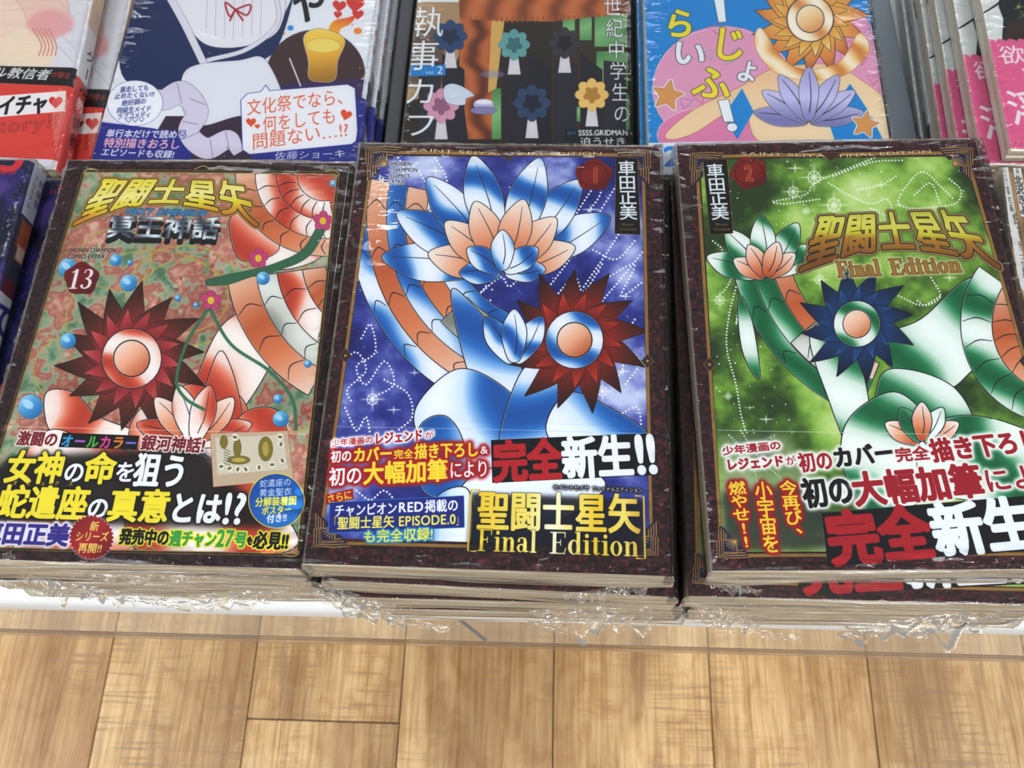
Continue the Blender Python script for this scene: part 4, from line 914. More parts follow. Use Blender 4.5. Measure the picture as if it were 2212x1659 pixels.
def art_butler():
    a = Art(.1272, .1820, .0140, PB, 5.5, '2e2620')
    a.poly([(870, -80), (1380, -80), (1380, 8), (870, 3)], 'e8eaea')
    a.poly([(880, 3), (1000, 5), (990, 120), (960, 200), (870, 220)], 'b49470'); a.poly([(880, 60), (960, 60), (960, 180), (872, 180)], '6a5848', soft=6)
    a.poly([(1190, 20), (1350, 12), (1360, 300), (1190, 300)], '3a2e22')
    for x0, x1, y0, y1 in ((1212, 1238, 30, 90), (1248, 1274, 28, 86), (1280, 1350, 20, 100), (1284, 1352, 110, 190), (1060, 1080, 190, 300), (1220, 1250, 230, 262), (1330, 1356, 200, 290)):
        a.poly([(x0, y0), (x1, y0), (x1, y1), (x0, y1)], ('lin', (x0, y0), (x1, y1), [(0, '4c8a50'), (.5, '8cc084'), (1, '5a9a5c')]))
    a.poly([(995, 20), (1062, 40), (1060, 300), (1010, 300), (990, 150)], ('metal', .1, 34, [(0, 'c4703c'), (.5, 'a4542c'), (1, '6a3420')], .5)); a.poly([(1060, 40), (1088, 40), (1070, 190), (1052, 200)], 'd8b064')
    a.poly([(990, -8), (1370, -20), (1372, 26), (1290, 34), (1190, 46), (1080, 44), (992, 40)], ('metal', .12, 46, [(0, 'cc7844'), (.6, 'b4602f'), (1, '8a4826')], 1.5))
    for i in range(34): a.line([(994 + i * 11, 36 - abs(i - 10) * .3), (994 + i * 11, 48 - abs(i - 10) * .7)], 4, 'a85a30')
    # plain abstract artwork: dark folding screens and vases of round flowers
    for i, (x, c) in enumerate(((905, '2c2c38'), (955, '24222c'), (1088, '26242e'), (1140, '1e1c26'), (1195, '2a2834'), (1250, '24222e'), (1300, '2c2a36'))):
        a.poly([(x, 130 - (i % 2) * 14), (x + 46, 136 + (i % 2) * 14), (x + 46, 310), (x, 310)], c, outline=((1.4, '121018'),))
    def bloom(x, y, r, c1, c2):
        a.poly([(x - 8, y + r * .6), (x + 8, y + r * .6), (x + 14, y + r * 1.9), (x - 14, y + r * 1.9)], 'dcd8dc', outline=((1.2, '3a3440'),))
        for k in range(8):
            t = k * math.pi / 4; a.ell(x + r * .55 * math.cos(t), y + r * .55 * math.sin(t), r * .45, r * .32, c1, rot=t, outline=((1.0, c2),))
        for k in range(5):
            t = k * math.pi / 2.5 + .3; a.ell(x + r * .25 * math.cos(t), y + r * .25 * math.sin(t), r * .28, r * .2, c2, rot=t)
    for q in ((972, 78, 36, '2c4a78', '1c2c48'), (1108, 96, 34, '6aa8a6', '3e7478'), (1216, 92, 34, '3c3640', '1a161e'), (952, 228, 38, 'd8a0ba', '9a6480'), (1146, 222, 40, '34486c', '1a2238'), (1274, 204, 36, 'ecc878', 'b8883c')): bloom(*q)
    a.poly([(958, 190), (975, 180), (1000, 188), (1022, 205), (1006, 212), (1000, 226), (964, 220)], 'd4dce8', curve=True, outline=((1.2, '4c5468'),)); a.ell(1043, 225, 22, 12, 'c0bcdc', outline=((1.2, '4a4460'),)); a.ell(1043, 238, 28, 8, '8c86b4', outline=((1.2, '4a4460'),)); a.ell(1043, 220, 19, 5, 'f0ecf4')
    a.ell(1062, 160, 26, 8, '8a9cd4', soft=5, alpha=.5)  # soft bluish film glare painted into the print
    a.poly([(877, 141), (962, 139), (961, 162), (877, 164)], '2a86cc'); a.text('vol.', (919, 155), (938, 155), 8, 'e8f0fa'); a.text('2', (943, 150), (957, 150), 17, 'f4f8ff')
    for ch, x, y, h in (('執', 922, 46, 62), ('事', 912, 118, 62), ('カ', 908, 196, 58), ('フ', 908, 268, 54)): a.text(ch, (x - 38, y), (x + 38, y), h, 'f0f2f4', bold=.4, glow=(3, '14141a', .5))
    for i, ch in enumerate('世紀中学生の'): a.text(ch, (1299 + i * 4, 14 + i * 46), (1338 + i * 4, 14 + i * 46), 38, 'f2f4f6', bold=.4, glow=(3, '14141a', .8))
    a.poly([(1216, 278), (1362, 278), (1364, 330), (1216, 330)], '15181c'); a.text('原作', (1221, 287), (1240, 287), 8, '2a86cc', bold=.3); a.text('SSSS.GRIDMAN', (1245, 286), (1351, 285), 12, 'f0f2f4', bold=.9)
    a.text('迫うせき', (1248, 306), (1348, 305), 20, 'f0f2f4', bold=.6)
    k = a.ppm; x0 = a.w * 1000 * k
    a.draw([np.array([(x0 + 1, 0), (x0 + 14 * k, 0), (x0 + 14 * k, a.H), (x0 + 1, a.H)])], '1a1c20')
    return a.image('print_tea_room_cover')

def art_blue():
    a = Art(.1238, .1820, .0160, PU, 5.5, '1f8fd6')
    PK = 'e3a4c4'
    ring(a, 1560, 190, 90, 150, 0, 2 * math.pi, PK, .9, 1.0, 'f2d2e2'); a.ell(1560, 190, 150, 130, PK, outline=((2, 'f4d8e6'),)); a.ell(1830, 180, 95, 150, PK, outline=((2, 'f4d8e6'),)); a.ell(1540, 290, 120, 60, 'e08ab4', outline=((2, 'f4d8e6'),))
    r = random.Random(12)
    for x, y in ((1530, 115), (1570, 130), (1510, 210), (1545, 60), (1830, 100), (1870, 70), (1855, 130), (1880, 170), (1820, 120), (1830, 230), (1910, 260), (1590, 110), (1480, 220), (1700, 20)):
        q = r.uniform(12, 22); t = r.random() * 2; P = [(x + q * math.cos(t + k * 2.09), y + q * .8 * math.sin(t + k * 2.09)) for k in range(4)]
        a.line(P, 2.4, r.choice(['c8688c', '8c7cc0', '8cb8a0', 'd4687c']), curve=False, alpha=.8)
    # plain abstract artwork: sandy waves, lavender frills, amber strands
    a.poly([(1440, 285), (1500, 235), (1590, 190), (1660, 150), (1720, 140), (1790, 140), (1850, 170), (1960, 260), (1960, 330), (1900, 300), (1800, 300), (1640, 305), (1600, 230), (1500, 285), (1450, 300)], ('lin', (1600, 130), (1700, 310), [(0, 'e8b890'), (.4, 'f0d4ae'), (1, 'f2dcb8')]), curve=True, outline=((1.8, 'b06a48'),))
    a.poly([(1600, 190), (1560, 250), (1590, 300), (1625, 240)], '1f8fd6'); a.poly([(1830, 180), (1870, 240), (1900, 300), (1800, 310), (1780, 250)], '1f8fd6')
    AM = [(0, 'f4dca0'), (.45, 'ecbc5c'), (.8, 'dc8e4c'), (1, 'b8663a')]
    rosette(a, 1745, 40, 120, AM, [(0, 'f8ecd4'), (.5, 'f0cf9c'), (1, 'dc9a5c')], 15, [(0, 'fdf4e4'), (.5, 'f4d8b0'), (1, 'dc9a58')], 2)
    a.poly([(1640, 60), (1690, 130), (1745, 150), (1810, 130), (1850, 70), (1870, 110), (1820, 160), (1745, 172), (1670, 155), (1628, 100)], ('metal', .4, 40, [(0, 'f8ecd4'), (.6, 'ecc07c'), (1, 'd8904c')], 1.0), curve=True, outline=((1.4, 'a8663c'),))
    petals(a, 1742, 262, [(math.radians(q), 6, 118, 20, ('lin', (1742, 140), (1742, 262), [(0, 'a9a4d8'), (.6, 'd0ccf0'), (1, '8884bc')])) for q in (-170, -10, -146, -34, -122, -58, -90)], 1.8)
    for x, y, q in ((1442, 205, 30), (1862, 268, 26)):
        P = [(x + q * (1.15 if k % 2 == 0 else .55) * math.sin(k * math.pi / 5 + .2), y - q * (1.15 if k % 2 == 0 else .55) * math.cos(k * math.pi / 5 + .2)) for k in range(10)]
        a.poly(P, 'dca05c', outline=((1.4, '7a4a30'), (4, 'f4f0ec')))
    for ch, x, y, w, h, c, b in (('ら', 1468, 48, 66, 62, 'f2e23a', 3.2), ('い', 1488, 112, 74, 56, 'eef2f6', 3.2), ('ふ', 1535, 176, 84, 70, 'f2e23a', 3.2), ('じ', 1572, 92, 74, 72, 'f2e23a', 3.0), ('よ', 1612, 152, 44, 46, 'eef2f6', 2.6)):
        a.text(ch, (x - w / 2, y - 3), (x + w / 2, y + 5), h, c, bold=b, outline=((2.0, '2c3440'),))
    a.poly([(1537, -20), (1560, -20), (1566, 46), (1550, 47)], 'eef2f6', outline=((2, '2c3440'),)); a.poly([(1549, 216), (1571, 214), (1583, 262), (1562, 262)], 'eef2f6', outline=((2, '2c3440'),)); a.ell(1579, 274, 11, 9, 'eef2f6', outline=((2, '2c3440'),))
    a.poly([(1395, 308), (1480, 306), (1960, 298), (2000, 480), (1395, 480)], 'e6eaf2')
    a.text('2', (1433, 336), (1473, 336), 42, '2a86d8', bold=2.6); a.text('Presents', (1436, 377), (1480, 376), 5, '5a6068'); a.text('らいか・デイズ', (1730, 312), (1810, 311), 14, '2a86d8', bold=.8)
    k = a.ppm; x0 = a.w * 1000 * k
    a.draw([np.array([(x0 + 1, 0), (x0 + 16 * k, 0), (x0 + 16 * k, a.H), (x0 + 1, a.H)])], '3a4450')
    return a.image('print_blue_cover')

def art_red():
    a = Art(.128, .1820, .0160, PRED, 5.5, 'e4e2e8')
    a.ell(40, 20, 110, 90, 'f0d0c4', outline=((1.4, 'c08a80'),)); a.ell(-40, 60, 100, 90, 'f4dccc', outline=((1.4, 'c08a80'),)); a.ell(60, 110, 60, 50, 'f4e2cc', soft=6); a.ell(110, 50, 50, 30, 'ecb4b4', soft=8)
    for i in range(5): a.line([(70 + i * 9, 60), (90 + i * 8, 95), (84 + i * 9, 120)], 3, 'd8988c')
    for i in range(12): a.line([(128 + (i % 3) * 10, i * 11), (140 + (i % 3) * 10, i * 11 + 14)], 1.3, 'c8bccc')
    a.poly([(-200, 138), (168, 145), (160, 186), (-200, 172)], '181416'); a.poly([(-220, 172), (160, 186), (128, 345), (-260, 330)], 'e04a40')
    a.text('クール教信者', (-74, 152), (112, 161), 23, 'f2f0f2', bold=.9, slant=.1); a.text('が贈る', (113, 160), (154, 164), 13, 'd8453c', bold=.4)
    a.poly([(-100, 215), (144, 196), (141, 240), (-100, 262)], 'f2eeee'); a.text('イチャイチャ', (-110, 236), (106, 222), 40, '1a1618', bold=2.4); heart(a, 122, 220, 15, 'd8322c')
    a.text('Story!!', (-30, 276), (130, 260), 28, 'e04a40', bold=.1, outline=((1.1, '1a1416'),))
    for i in range(9): a.line([(132 + i * 2, 190 + i * 3), (112 + i, 230 + i * 12)], 1.0, 'f4c8c0', curve=False)
    k = a.ppm; x0 = a.w * 1000 * k
    def sp(xa, xb, y0, y1, col): a.draw([np.array([(x0 + xa * k, y0 * k), (x0 + xb * k, y0 * k), (x0 + xb * k, y1 * k), (x0 + xa * k, y1 * k)])], col)
    sp(0, 16, 0, 66, 'd8453c'); sp(0, 16, 66, 182, 'dcdade'); sp(0, 16, 104, 182, 'd8b8a0'); sp(5, 11, 120, 170, 'e8cc9c'); sp(3, 12, 66, 100, 'e4e2e4')
    y = 92
    for i, ch in enumerate('クール教信者'):
        o, _ = glyph(ch)
        q = [np.stack([p[:, 0], p[:, 1]], 1) if ch != 'ー' else np.stack([p[:, 1] + .15, .85 - p[:, 0]], 1) for p in o]
        a.draw([np.stack([x0 + (4 + p[:, 0] * 9) * k, (y - 9 + p[:, 1] * 9.5) * k], 1) for p in q], ['1a1618', '1a1618', '1a1618', 'f2eeee', '1a1618', '1a1618'][i], bold=1.2); y -= 12
    y = 20
    for ch in '秋田書店':
        o, _ = glyph(ch); a.draw([np.stack([x0 + (6 + p[:, 0] * 4.2) * k, (y - 5 + p[:, 1] * 4.6) * k], 1) for p in o], 'f2e8e8', bold=.4); y -= 5
    return a.image('print_red_band_cover')

def art_five():
    a = Art(.128, .1820, .0170, PFIVE, 5.5, '1b1c48')
    n = vnoise(a.W, a.H, 90, 51, 5); n2 = vnoise(a.W, a.H, 20, 52, 3)
    a.a[:] = ramp(n * .8 + n2 * .2, [(.3, '10112e'), (.45, '1c1e50'), (.55, '3a2c7a'), (.62, '22245a'), (.75, '14163a')])
    rng = np.random.default_rng(5); fl = blur((rng.random((a.H, a.W)) > .994).astype(float), 1.2) * 3
    a.a += np.clip(fl * (n2 > .52), 0, .8)[..., None] * C_('d8b860')
    for cx, cy, q, c in ((30, 298, 50, 'f0e4cc'), (-30, 420, 60, '6a4aa0'), (0, 600, 40, '5c3a94'), (60, 560, 40, '4a3488')): a.ell(cx, cy, q, q * .35, c, rot=-.5, soft=9, alpha=.7)
    a.text('5', (0, 340), (56, 336), 56, 'd83440', bold=4.5); a.text('特装版', (-22, 373), (36, 371), 9, 'c83040', bold=.4)
    a.poly([(-140, 800), (40, 790), (20, 960), (-200, 960)], 'b02a34'); a.ell(0, 760, 30, 60, 'c88a90', soft=6, alpha=.8)
    k = a.ppm; x0 = a.w * 1000 * k
    def sp(xa, xb, y0, y1, col, **kk): a.draw([np.array([(x0 + xa * k, y0 * k), (x0 + xb * k, y0 * k), (x0 + xb * k, y1 * k), (x0 + xa * k, y1 * k)])], col, **kk)
    sp(1, 17, 152, 182, 'b8bcc8'); sp(1, 17, 108, 152, '3a3a44'); sp(3, 14, 134, 150, 'a4583c', soft=3); sp(5, 12, 128, 136, 'd8b4a0', soft=3); sp(2, 12, 108, 116, '6a2a34'); sp(0, 17, 20, 108, 'c8cad4'); sp(0, 17, 0, 20, 'a8343c')
    y = 180
    for s_, xx, h, c in (('プレミアム', 3, 3.6, '20243a'), ('特装版', 8, 5, '20243a')):
        y = 178
        for ch in s_:
            o, _ = glyph(ch); a.draw([np.stack([x0 + (xx + p[:, 0] * h) * k, (y - h + p[:, 1] * h) * k], 1) for p in o], c, bold=.3); y -= h * 1.15
    y = 106
    for ch in 'てんぷら':
        o, _ = glyph(ch); a.draw([np.stack([x0 + (1.5 + p[:, 0] * 14) * k, (y - 17 + p[:, 1] * 19) * k], 1) for p in o], '3c2c80', bold=3.5); y -= 20
    return a.image('print_night_purple_cover')

def art_yoku():
    a = Art(.128, .1820, .0092, PYOKU, 5.5, 'e0e2e0')
    a.poly([(2160, -200), (2420, -200), (2420, 90), (2165, 85), (2168, 40), (2158, 15)], '1c2422'); a.poly([(2180, 40), (2420, 40), (2420, 90), (2168, 88)], '3a2c2a', soft=3)
    for x, y, q, c in ((2200, 14, 8, 'c8d878'), (2206, 25, 3, 'c8d878'), (2240, 10, 30, '6a9a6c'), (2136, 62, 7, '9cd0b4')): a.star(x, y, q, c, ring=False, n=5)
    a.line([(2115, 32), (2140, 18), (2165, 0), (2180, -20)], [3, 4, 5, 5], '101412')
    P = [(2060, 92), (2140, 88)]
    x = 2130
    for i in range(14):
        P += [(x + 4, 86 - 3), (x + 12, 83), (x + 20, 86), (x + 22, 90)]; x += 22
    P += [(2440, 90), (2440, 420), (2060, 420)]
    a.poly(P, 'e46a98')
    a.text('欲', (2160, 118), (2216, 116), 38, 'f4ecf0', bold=.8); a.text('ッ', (2202, 152), (2240, 150), 30, 'f4ecf0', bold=.8); a.text('望', (2216, 120), (2276, 116), 38, 'f4ecf0', bold=.8)
    a.text('淫', (2178, 232), (2262, 228), 72, 'f4ecf0', bold=1.6)
    for i in range(10): a.line([(2146 + (i % 2) * 3, 120 + i * 14), (2150 + (i % 2) * 3, 126 + i * 14)], 1.6, 'f0b8cc')
    k = a.ppm; x0 = a.w * 1000 * k
    a.draw([np.array([(x0, 0), (x0 + 10 * k, 0), (x0 + 10 * k, a.H), (x0, a.H)])], 'dcdcd8')
    a.draw([np.array([(x0, 140 * k), (x0 + 10 * k, 140 * k), (x0 + 10 * k, a.H), (x0, a.H)])], 'c86a88')
    a.draw([np.array([(x0, 128 * k), (x0 + 10 * k, 128 * k), (x0 + 10 * k, 142 * k), (x0, 142 * k)])], '5a4844', soft=4)
    a.draw([np.array([(x0 + 3 * k, 116 * k), (x0 + 8 * k, 116 * k), (x0 + 8 * k, 127 * k), (x0 + 3 * k, 127 * k)])], '1a1618')
    y = 110
    for ch in '女ヨメ入リニ欲':
        o, _ = glyph(ch); a.draw([np.stack([x0 + (2 + p[:, 0] * 6.4) * k, (y - 9 + p[:, 1] * 8) * k], 1) for p in o], '2a2020', bold=.3); y -= 13
    return a.image('print_pink_scallop_cover')

def art_strip():
    a = Art(.128, .1820, .0160, PSTRIP, 5.5, '3c3028')
    n = vnoise(a.W, a.H, 80, 61, 4)
    a.a[:] = ramp(n, [(.3, '2a221e'), (.5, '6a5440'), (.62, '9a8060'), (.75, 'c0a47c')])
    a.poly([(2150, 340), (2175, 330), (2260, 660), (2230, 700)], 'b49068', soft=6, alpha=.7)
    a.poly([(2158, 344), (2175, 344), (2226, 640), (2204, 620)], 'e8e6e4'); a.poly([(2186, 344), (2203, 344), (2225, 470), (2206, 466)], 'e8e6e4'); a.poly([(2213, 346), (2232, 346), (2240, 400), (2222, 400)], 'e8e6e4')
    a.text('キャラクター原案', (2167, 348), (2180, 420), 7, '2a2624', bold=.2, vert=True); a.text('だぶ竜', (2181, 424), (2187, 456), 9, '2a2624', bold=.5, vert=True); a.text('構成', (2190, 462), (2194, 484), 6, '2a2624', vert=True)
    a.text('タナベキヨミ', (2193, 458), (2206, 516), 9, '2a2624', bold=.5, vert=True); a.text('協力', (2202, 520), (2206, 542), 6, '2a2624', vert=True); a.text('一二三書房', (2207, 545), (2216, 600), 9, '2a2624', bold=.5, vert=True)
    a.text('漫画', (2196, 352), (2199, 374), 7, '2a2624', vert=True); a.text('北沢きよ', (2199, 378), (2213, 462), 16, '2a2624', bold=.8, vert=True)
    return a.image('print_sepia_cover')

M_cover = {}
M_obi = {}
for key, fn in (('middle', art_middle), ('right', art_right), ('left', art_left), ('cafe', art_cafe), ('butler', art_butler), ('blue', art_blue), ('red', art_red), ('five', art_five), ('yoku', art_yoku), ('strip', art_strip)):
    M_cover[key] = cover_mat('printed_cover_' + key, fn())
_gl.clear()

# ---------------------------------------------------------------- book builder
BG = [1.0]
def bulge(X, Y, w, h, seed):
    return BG[0] * bulge_(X, Y, w, h, seed)
def bulge_(X, Y, w, h, seed):
    return 0.0007 * np.sin(np.pi * (X / w + .5)) * np.sin(np.pi * (Y / h + .5)) + 0.0003 * np.sin(X * 31 + seed) * np.sin(Y * 17 + seed * 2)
def wrap_mesh(name, w, h, t, y0, y1, off, seed, rows=24, flip=False, thick=0.0003):
    """paper wrapped round the book: front, rounded spine, back"""
    r = min(0.004, t * .45); W2 = w / 2; n = 16
    prof = []                                           # outer profile, from the front's free edge over the spine to the back's
    for x in np.linspace(-W2, W2 - r, n): prof.append((x, t, 0, 1))
    for q in np.linspace(0, math.pi / 2, 6)[1:]: prof.append((W2 - r + r * math.sin(q), t - r + r * math.cos(q), math.sin(q), math.cos(q)))
    for q in np.linspace(0, math.pi / 2, 6): prof.append((W2 - r + r * math.cos(q), r - r * math.sin(q), math.cos(q), -math.sin(q)))
    for x in np.linspace(W2 - r, -W2, 4)[1:]: prof.append((x, 0, 0, -1))
    prof = np.array(prof)
    s_ = np.concatenate([[0], np.cumsum(np.hypot(*np.diff(prof[:, :2], axis=0).T))])
    U = s_ / (w + t) ; ys = np.linspace(y0, y1, rows)
    P = np.zeros((rows, len(prof), 3)); UV = np.zeros((rows, len(prof), 2))
    bz = bulge(prof[None, :, 0] + 0 * ys[:, None], ys[:, None] + 0 * prof[None, :, 0], w, h, seed)
    top = np.clip(prof[:, 3], 0, 1)[None]
    def lay(o):
        P[..., 0] = (prof[:, 0] + prof[:, 2] * o)[None]; P[..., 1] = ys[:, None]; P[..., 2] = (prof[:, 1] + prof[:, 3] * o)[None] + bz * top
        return P.copy()
    UV[..., 0] = U[None]; UV[..., 1] = (ys[:, None] + h / 2) / h
    out, inn = lay(off), lay(off - thick)
    if flip:
        out[..., 0] *= -1; inn[..., 0] *= -1
    me_ = []
    R, Cn = out.shape[:2]
    V = np.concatenate([out.reshape(-1, 3), inn.reshape(-1, 3)]); uv = np.concatenate([UV.reshape(-1, 2)] * 2)
    idx = np.arange(R * Cn).reshape(R, Cn); k = R * Cn
    F = np.stack([idx[:-1, :-1].ravel(), idx[:-1, 1:].ravel(), idx[1:, 1:].ravel(), idx[1:, :-1].ravel()], 1)
    rim = []
    for a_, b_ in ((idx[0, :-1], idx[0, 1:]), (idx[-1, 1:], idx[-1, :-1]), (idx[1:, 0], idx[:-1, 0]), (idx[:-1, -1], idx[1:, -1])):
        q = np.stack([a_, a_ + k, b_ + k, b_], 1); n0 = len(V)      # rims get vertices of their own, so the paper's edge shades sharply
        V = np.concatenate([V, V[q.ravel()]]); uv = np.concatenate([uv, uv[q.ravel()]])
        rim.append(np.arange(n0, n0 + q.size).reshape(-1, 4))
    F = np.concatenate([F, F[:, ::-1] + k] + rim)
    if flip: F = F[:, ::-1]
    me = bpy.data.meshes.new(name); me.from_pydata(V.tolist(), [], F.tolist())
    l = me.uv_layers.new(name='UVMap'); l.data.foreach_set('uv', uv[F.ravel()].ravel().astype(np.float32))
    me.polygons.foreach_set('use_smooth', [True] * len(me.polygons)); me.update()
    return me
def page_mesh(w, h, t, seed):
    bm = bmesh.new()
    bm_box(bm, -w / 2 + .0006, w / 2 - .0022, -h / 2 + .0004, h / 2 - .0004, .0006, t - .0006)
    bmesh.ops.subdivide_edges(bm, edges=bm.edges[:], cuts=9, use_grid_fill=True)
    for v in bm.verts:
        if v.co.x < -w / 2 + .001: v.co.x += .0005 * math.sin(math.pi * v.co.z / t) + .0002 * mnoise.noise((v.co.y * 60, v.co.z * 900, seed))
        if v.co.y < -h / 2 + .001: v.co.y += .0003 * mnoise.noise((v.co.x * 40, v.co.z * 900, seed))
    return bm_mesh('page_block', bm)
def warp(n):
    q = np.linspace(-1, 1, n); return .45 * q + .55 * np.sin(q * np.pi / 2)
def film_mesh(w, h, t, seed, nx=88, ny=120, amp=1.0):
    """shrink film round the book: taut on top, pinched and crumpled along the near and far edges"""
    m_ = .0005
    hx, hy = w / 2 + m_ + .0003, h / 2 + m_
    sx = np.concatenate([-hx - t * np.array([1, .75, .5, .25, .08]), hx * warp(nx), hx + t * np.array([.08, .25, .5, .75, 1])])
    sy = np.concatenate([-hy - t * np.linspace(1, .05, 14), hy * warp(ny), hy + t * np.array([.1, .25, .5, .75, 1])])
    X, Y = np.meshgrid(sx, sy)
    ex = np.clip(np.abs(X) - hx, 0, None); ey = np.clip(np.abs(Y) - hy, 0, None)
    dn = np.maximum(ex, ey)
    PX = np.clip(X, -hx, hx); PY = np.clip(Y, -hy, hy); PZ = t + .0005 + bulge(PX, PY, w, h, seed) - dn
    edge = np.exp(-np.minimum(hy - np.abs(PY), hx - np.abs(PX)) / .007)
    nz = lambda sc, o: np.array([mnoise.noise((float(x) * sc[0], float(y) * sc[1], o + seed * 3.1)) for x, y in zip(X.ravel(), Y.ravel())]).reshape(X.shape)
    n1 = nz((40, 260), 0); n2 = nz((160, 420), 5); n3 = nz((22, 30), 9)
    topf = (dn == 0)
    PZ += np.where(topf, edge * (.0013 * n1 + .0006 * n2) + .00014 * n3 + .0003 * edge, 0) * amp
    frontf = (ey > 0); side = (ex > 0) & ~frontf
    sgy = np.sign(Y)
    dv = dn / t
    rid = np.array([mnoise.noise((float(x) * 18, float(d) * 330, seed * 2.3)) for x, d in zip(X.ravel(), dn.ravel())]).reshape(X.shape)
    PY += np.where(frontf, sgy * (.0006 + .0014 * np.sin(np.pi * np.clip(dv, 0, 1)) * (.6 + n3) + .0021 * rid), 0) * max(amp, .8)
    PZ += np.where(frontf, .0008 * n1, 0)
    PX += np.where(side, np.sign(X) * (.0002 + .0005 * np.abs(n2)), 0)
    cor = (ex > 0) & (ey > 0)
    PX += np.where(cor, np.sign(X) * (.0006 + .001 * n1), 0)
    PZ = np.maximum(PZ, .0005)
    me = grid_mesh('shrink_film', np.stack([PX, PY, PZ], -1))
    pin = np.clip(np.exp(-np.minimum(hy - np.abs(PY), (hx - np.abs(PX)) * 1.6) / .010) + np.clip(n3 * 1.2 - .35, 0, .3), 0, 1)
    at_ = me.attributes.new('pinch', 'FLOAT', 'POINT'); at_.data.foreach_set('value', pin.ravel().astype(np.float32))
    me.materials.append(M_film); me.materials.append(M_side)
    nC = X.shape[1] - 1
    me.polygons.foreach_set('material_index', [1 if i // nC < 14 else 0 for i in range(len(me.polygons))])
    return me
def flap_mesh(L, Hh, seed, jag=1.0):
    """loose crumpled film edge: L wide, Hh long, hanging outward (towards -y) and down"""
    n, m2 = 46, 12
    P = np.zeros((m2, n, 3))
    for j in range(m2):
        for i in range(n):
            u = i / (n - 1); v = j / (m2 - 1)
            edge = math.sin(math.pi * u) ** .5 * (.35 + 1.3 * abs(mnoise.noise((u * 7, 3.1, seed))) * jag)
            x = (u - .5) * L + .0010 * mnoise.noise((u * 12, v * 4, seed))
            y = -v * Hh * edge * .8 + .0012 * mnoise.noise((u * 12, v * 5, seed + 5)) * (.3 + v)
            z = -v * Hh * edge * .55 + .0020 * mnoise.noise((u * 14, v * 4, seed + 9)) * (.3 + v)
            P[j, i] = (x, y, z)
    return grid_mesh('loose_film', P)

_mesh = {}
def book(name, kind, pose, w, h, t, label, group=None, obi=None, spine_left=False, film=True, variant=0, fine=False, flaps=()):
    """a wrapped book: pages, cover, belly band, shrink film; pose is its cover's centre, top height and turn"""
    x, y, z, rot = pose
    key = (kind, round(t, 4), variant, fine, spine_left)
    if key not in _mesh:
        sd = len(_mesh) + 1; BG[0] = 1.0 if fine else .3
        d = {'cover': wrap_mesh('cover', w, h, t, -h / 2, h / 2, 0.0, sd, flip=False),
             'pages': page_mesh(w, h, t, sd)}
        if obi: d['band'] = wrap_mesh('belly_band', w, h, t, -h / 2 + .0002, -h / 2 + obi, .00035, sd, rows=12, thick=.00015)
        d['film'] = film_mesh(w, h, t, sd, *((120, 170) if fine else (44, 60)), amp=1.0 if fine else .25)
        _mesh[key] = d
    d = _mesh[key]
    root = empty(name, (x, y, z - t - .0004), rot)
    tag(root, label, 'book', group)
    fr = None
    if spine_left: root.rotation_euler = (0, 0, rot + math.pi)
    link('page_block', d['pages'], M_page, root)
    link('cover', d['cover'], M_cover[kind], root)
    if obi: link('belly_band', d['band'], M_cover[kind], root)
    if film: link('shrink_film', d['film'], M_film, root)
    for i, (fx, fl, fh, fz, sd) in enumerate(flaps):
        f = link('loose_film', flap_mesh(fl, fh * .8, sd), M_flap, root); f.location = (fx * w / 2, -h / 2 - .0022, fz * t)
        f.rotation_euler = (0, 0, .25 * fx)
    return root

def shift(p, dx, dy, dz, dr=0.0): return (p[0] + dx, p[1] + dy, p[2] + dz, p[3] + math.radians(dr))

# ---------------------------------------------------------------- floor and table
ZT = 0.7022
floor = link('floor', bm_mesh('floor', (lambda b: (bm_box(b, -2.2, 2.2, -1.6, 2.6, -.03, -.004), b)[1])(bmesh.new())), M_joint)
floor['kind'] = 'structure'
seams = [-1.622, -1.441, -1.260, -1.079, -.899, -.719, -.5396, -.3602, -.1786, .0020, .1864, .3724, .556, .738, .920, 1.102, 1.284, 1.466]
joints = {2: .3, 3: -.5, 4: .55, 5: .2, 6: -.62, 7: .0678, 8: .62, 9: -.45, 10: .72, 11: -.30, 12: .4, 13: -.1, 14: .6}
plank_shared = {}
for i in range(len(seams) - 1):
    x0, x1 = seams[i] + .0007, seams[i + 1] - .0007
    j = joints.get(i, .1)
    ys = [j + k * 1.22 for k in range(-2, 3)]
    for k in range(len(ys) - 1):
        ya, yb = max(ys[k], -1.5) + .0008, min(ys[k + 1], 2.5) - .0008
        if yb - ya < .1: continue
        L = yb - ya; wd = x1 - x0
        bm = bmesh.new(); bm_box(bm, -wd / 2, wd / 2, -L / 2, L / 2, -.004, 0, .0006, 1)
        pl = link('plank', bm_mesh('plank', bm), M_wood, floor); pl.location = ((x0 + x1) / 2, (ya + yb) / 2, 0)

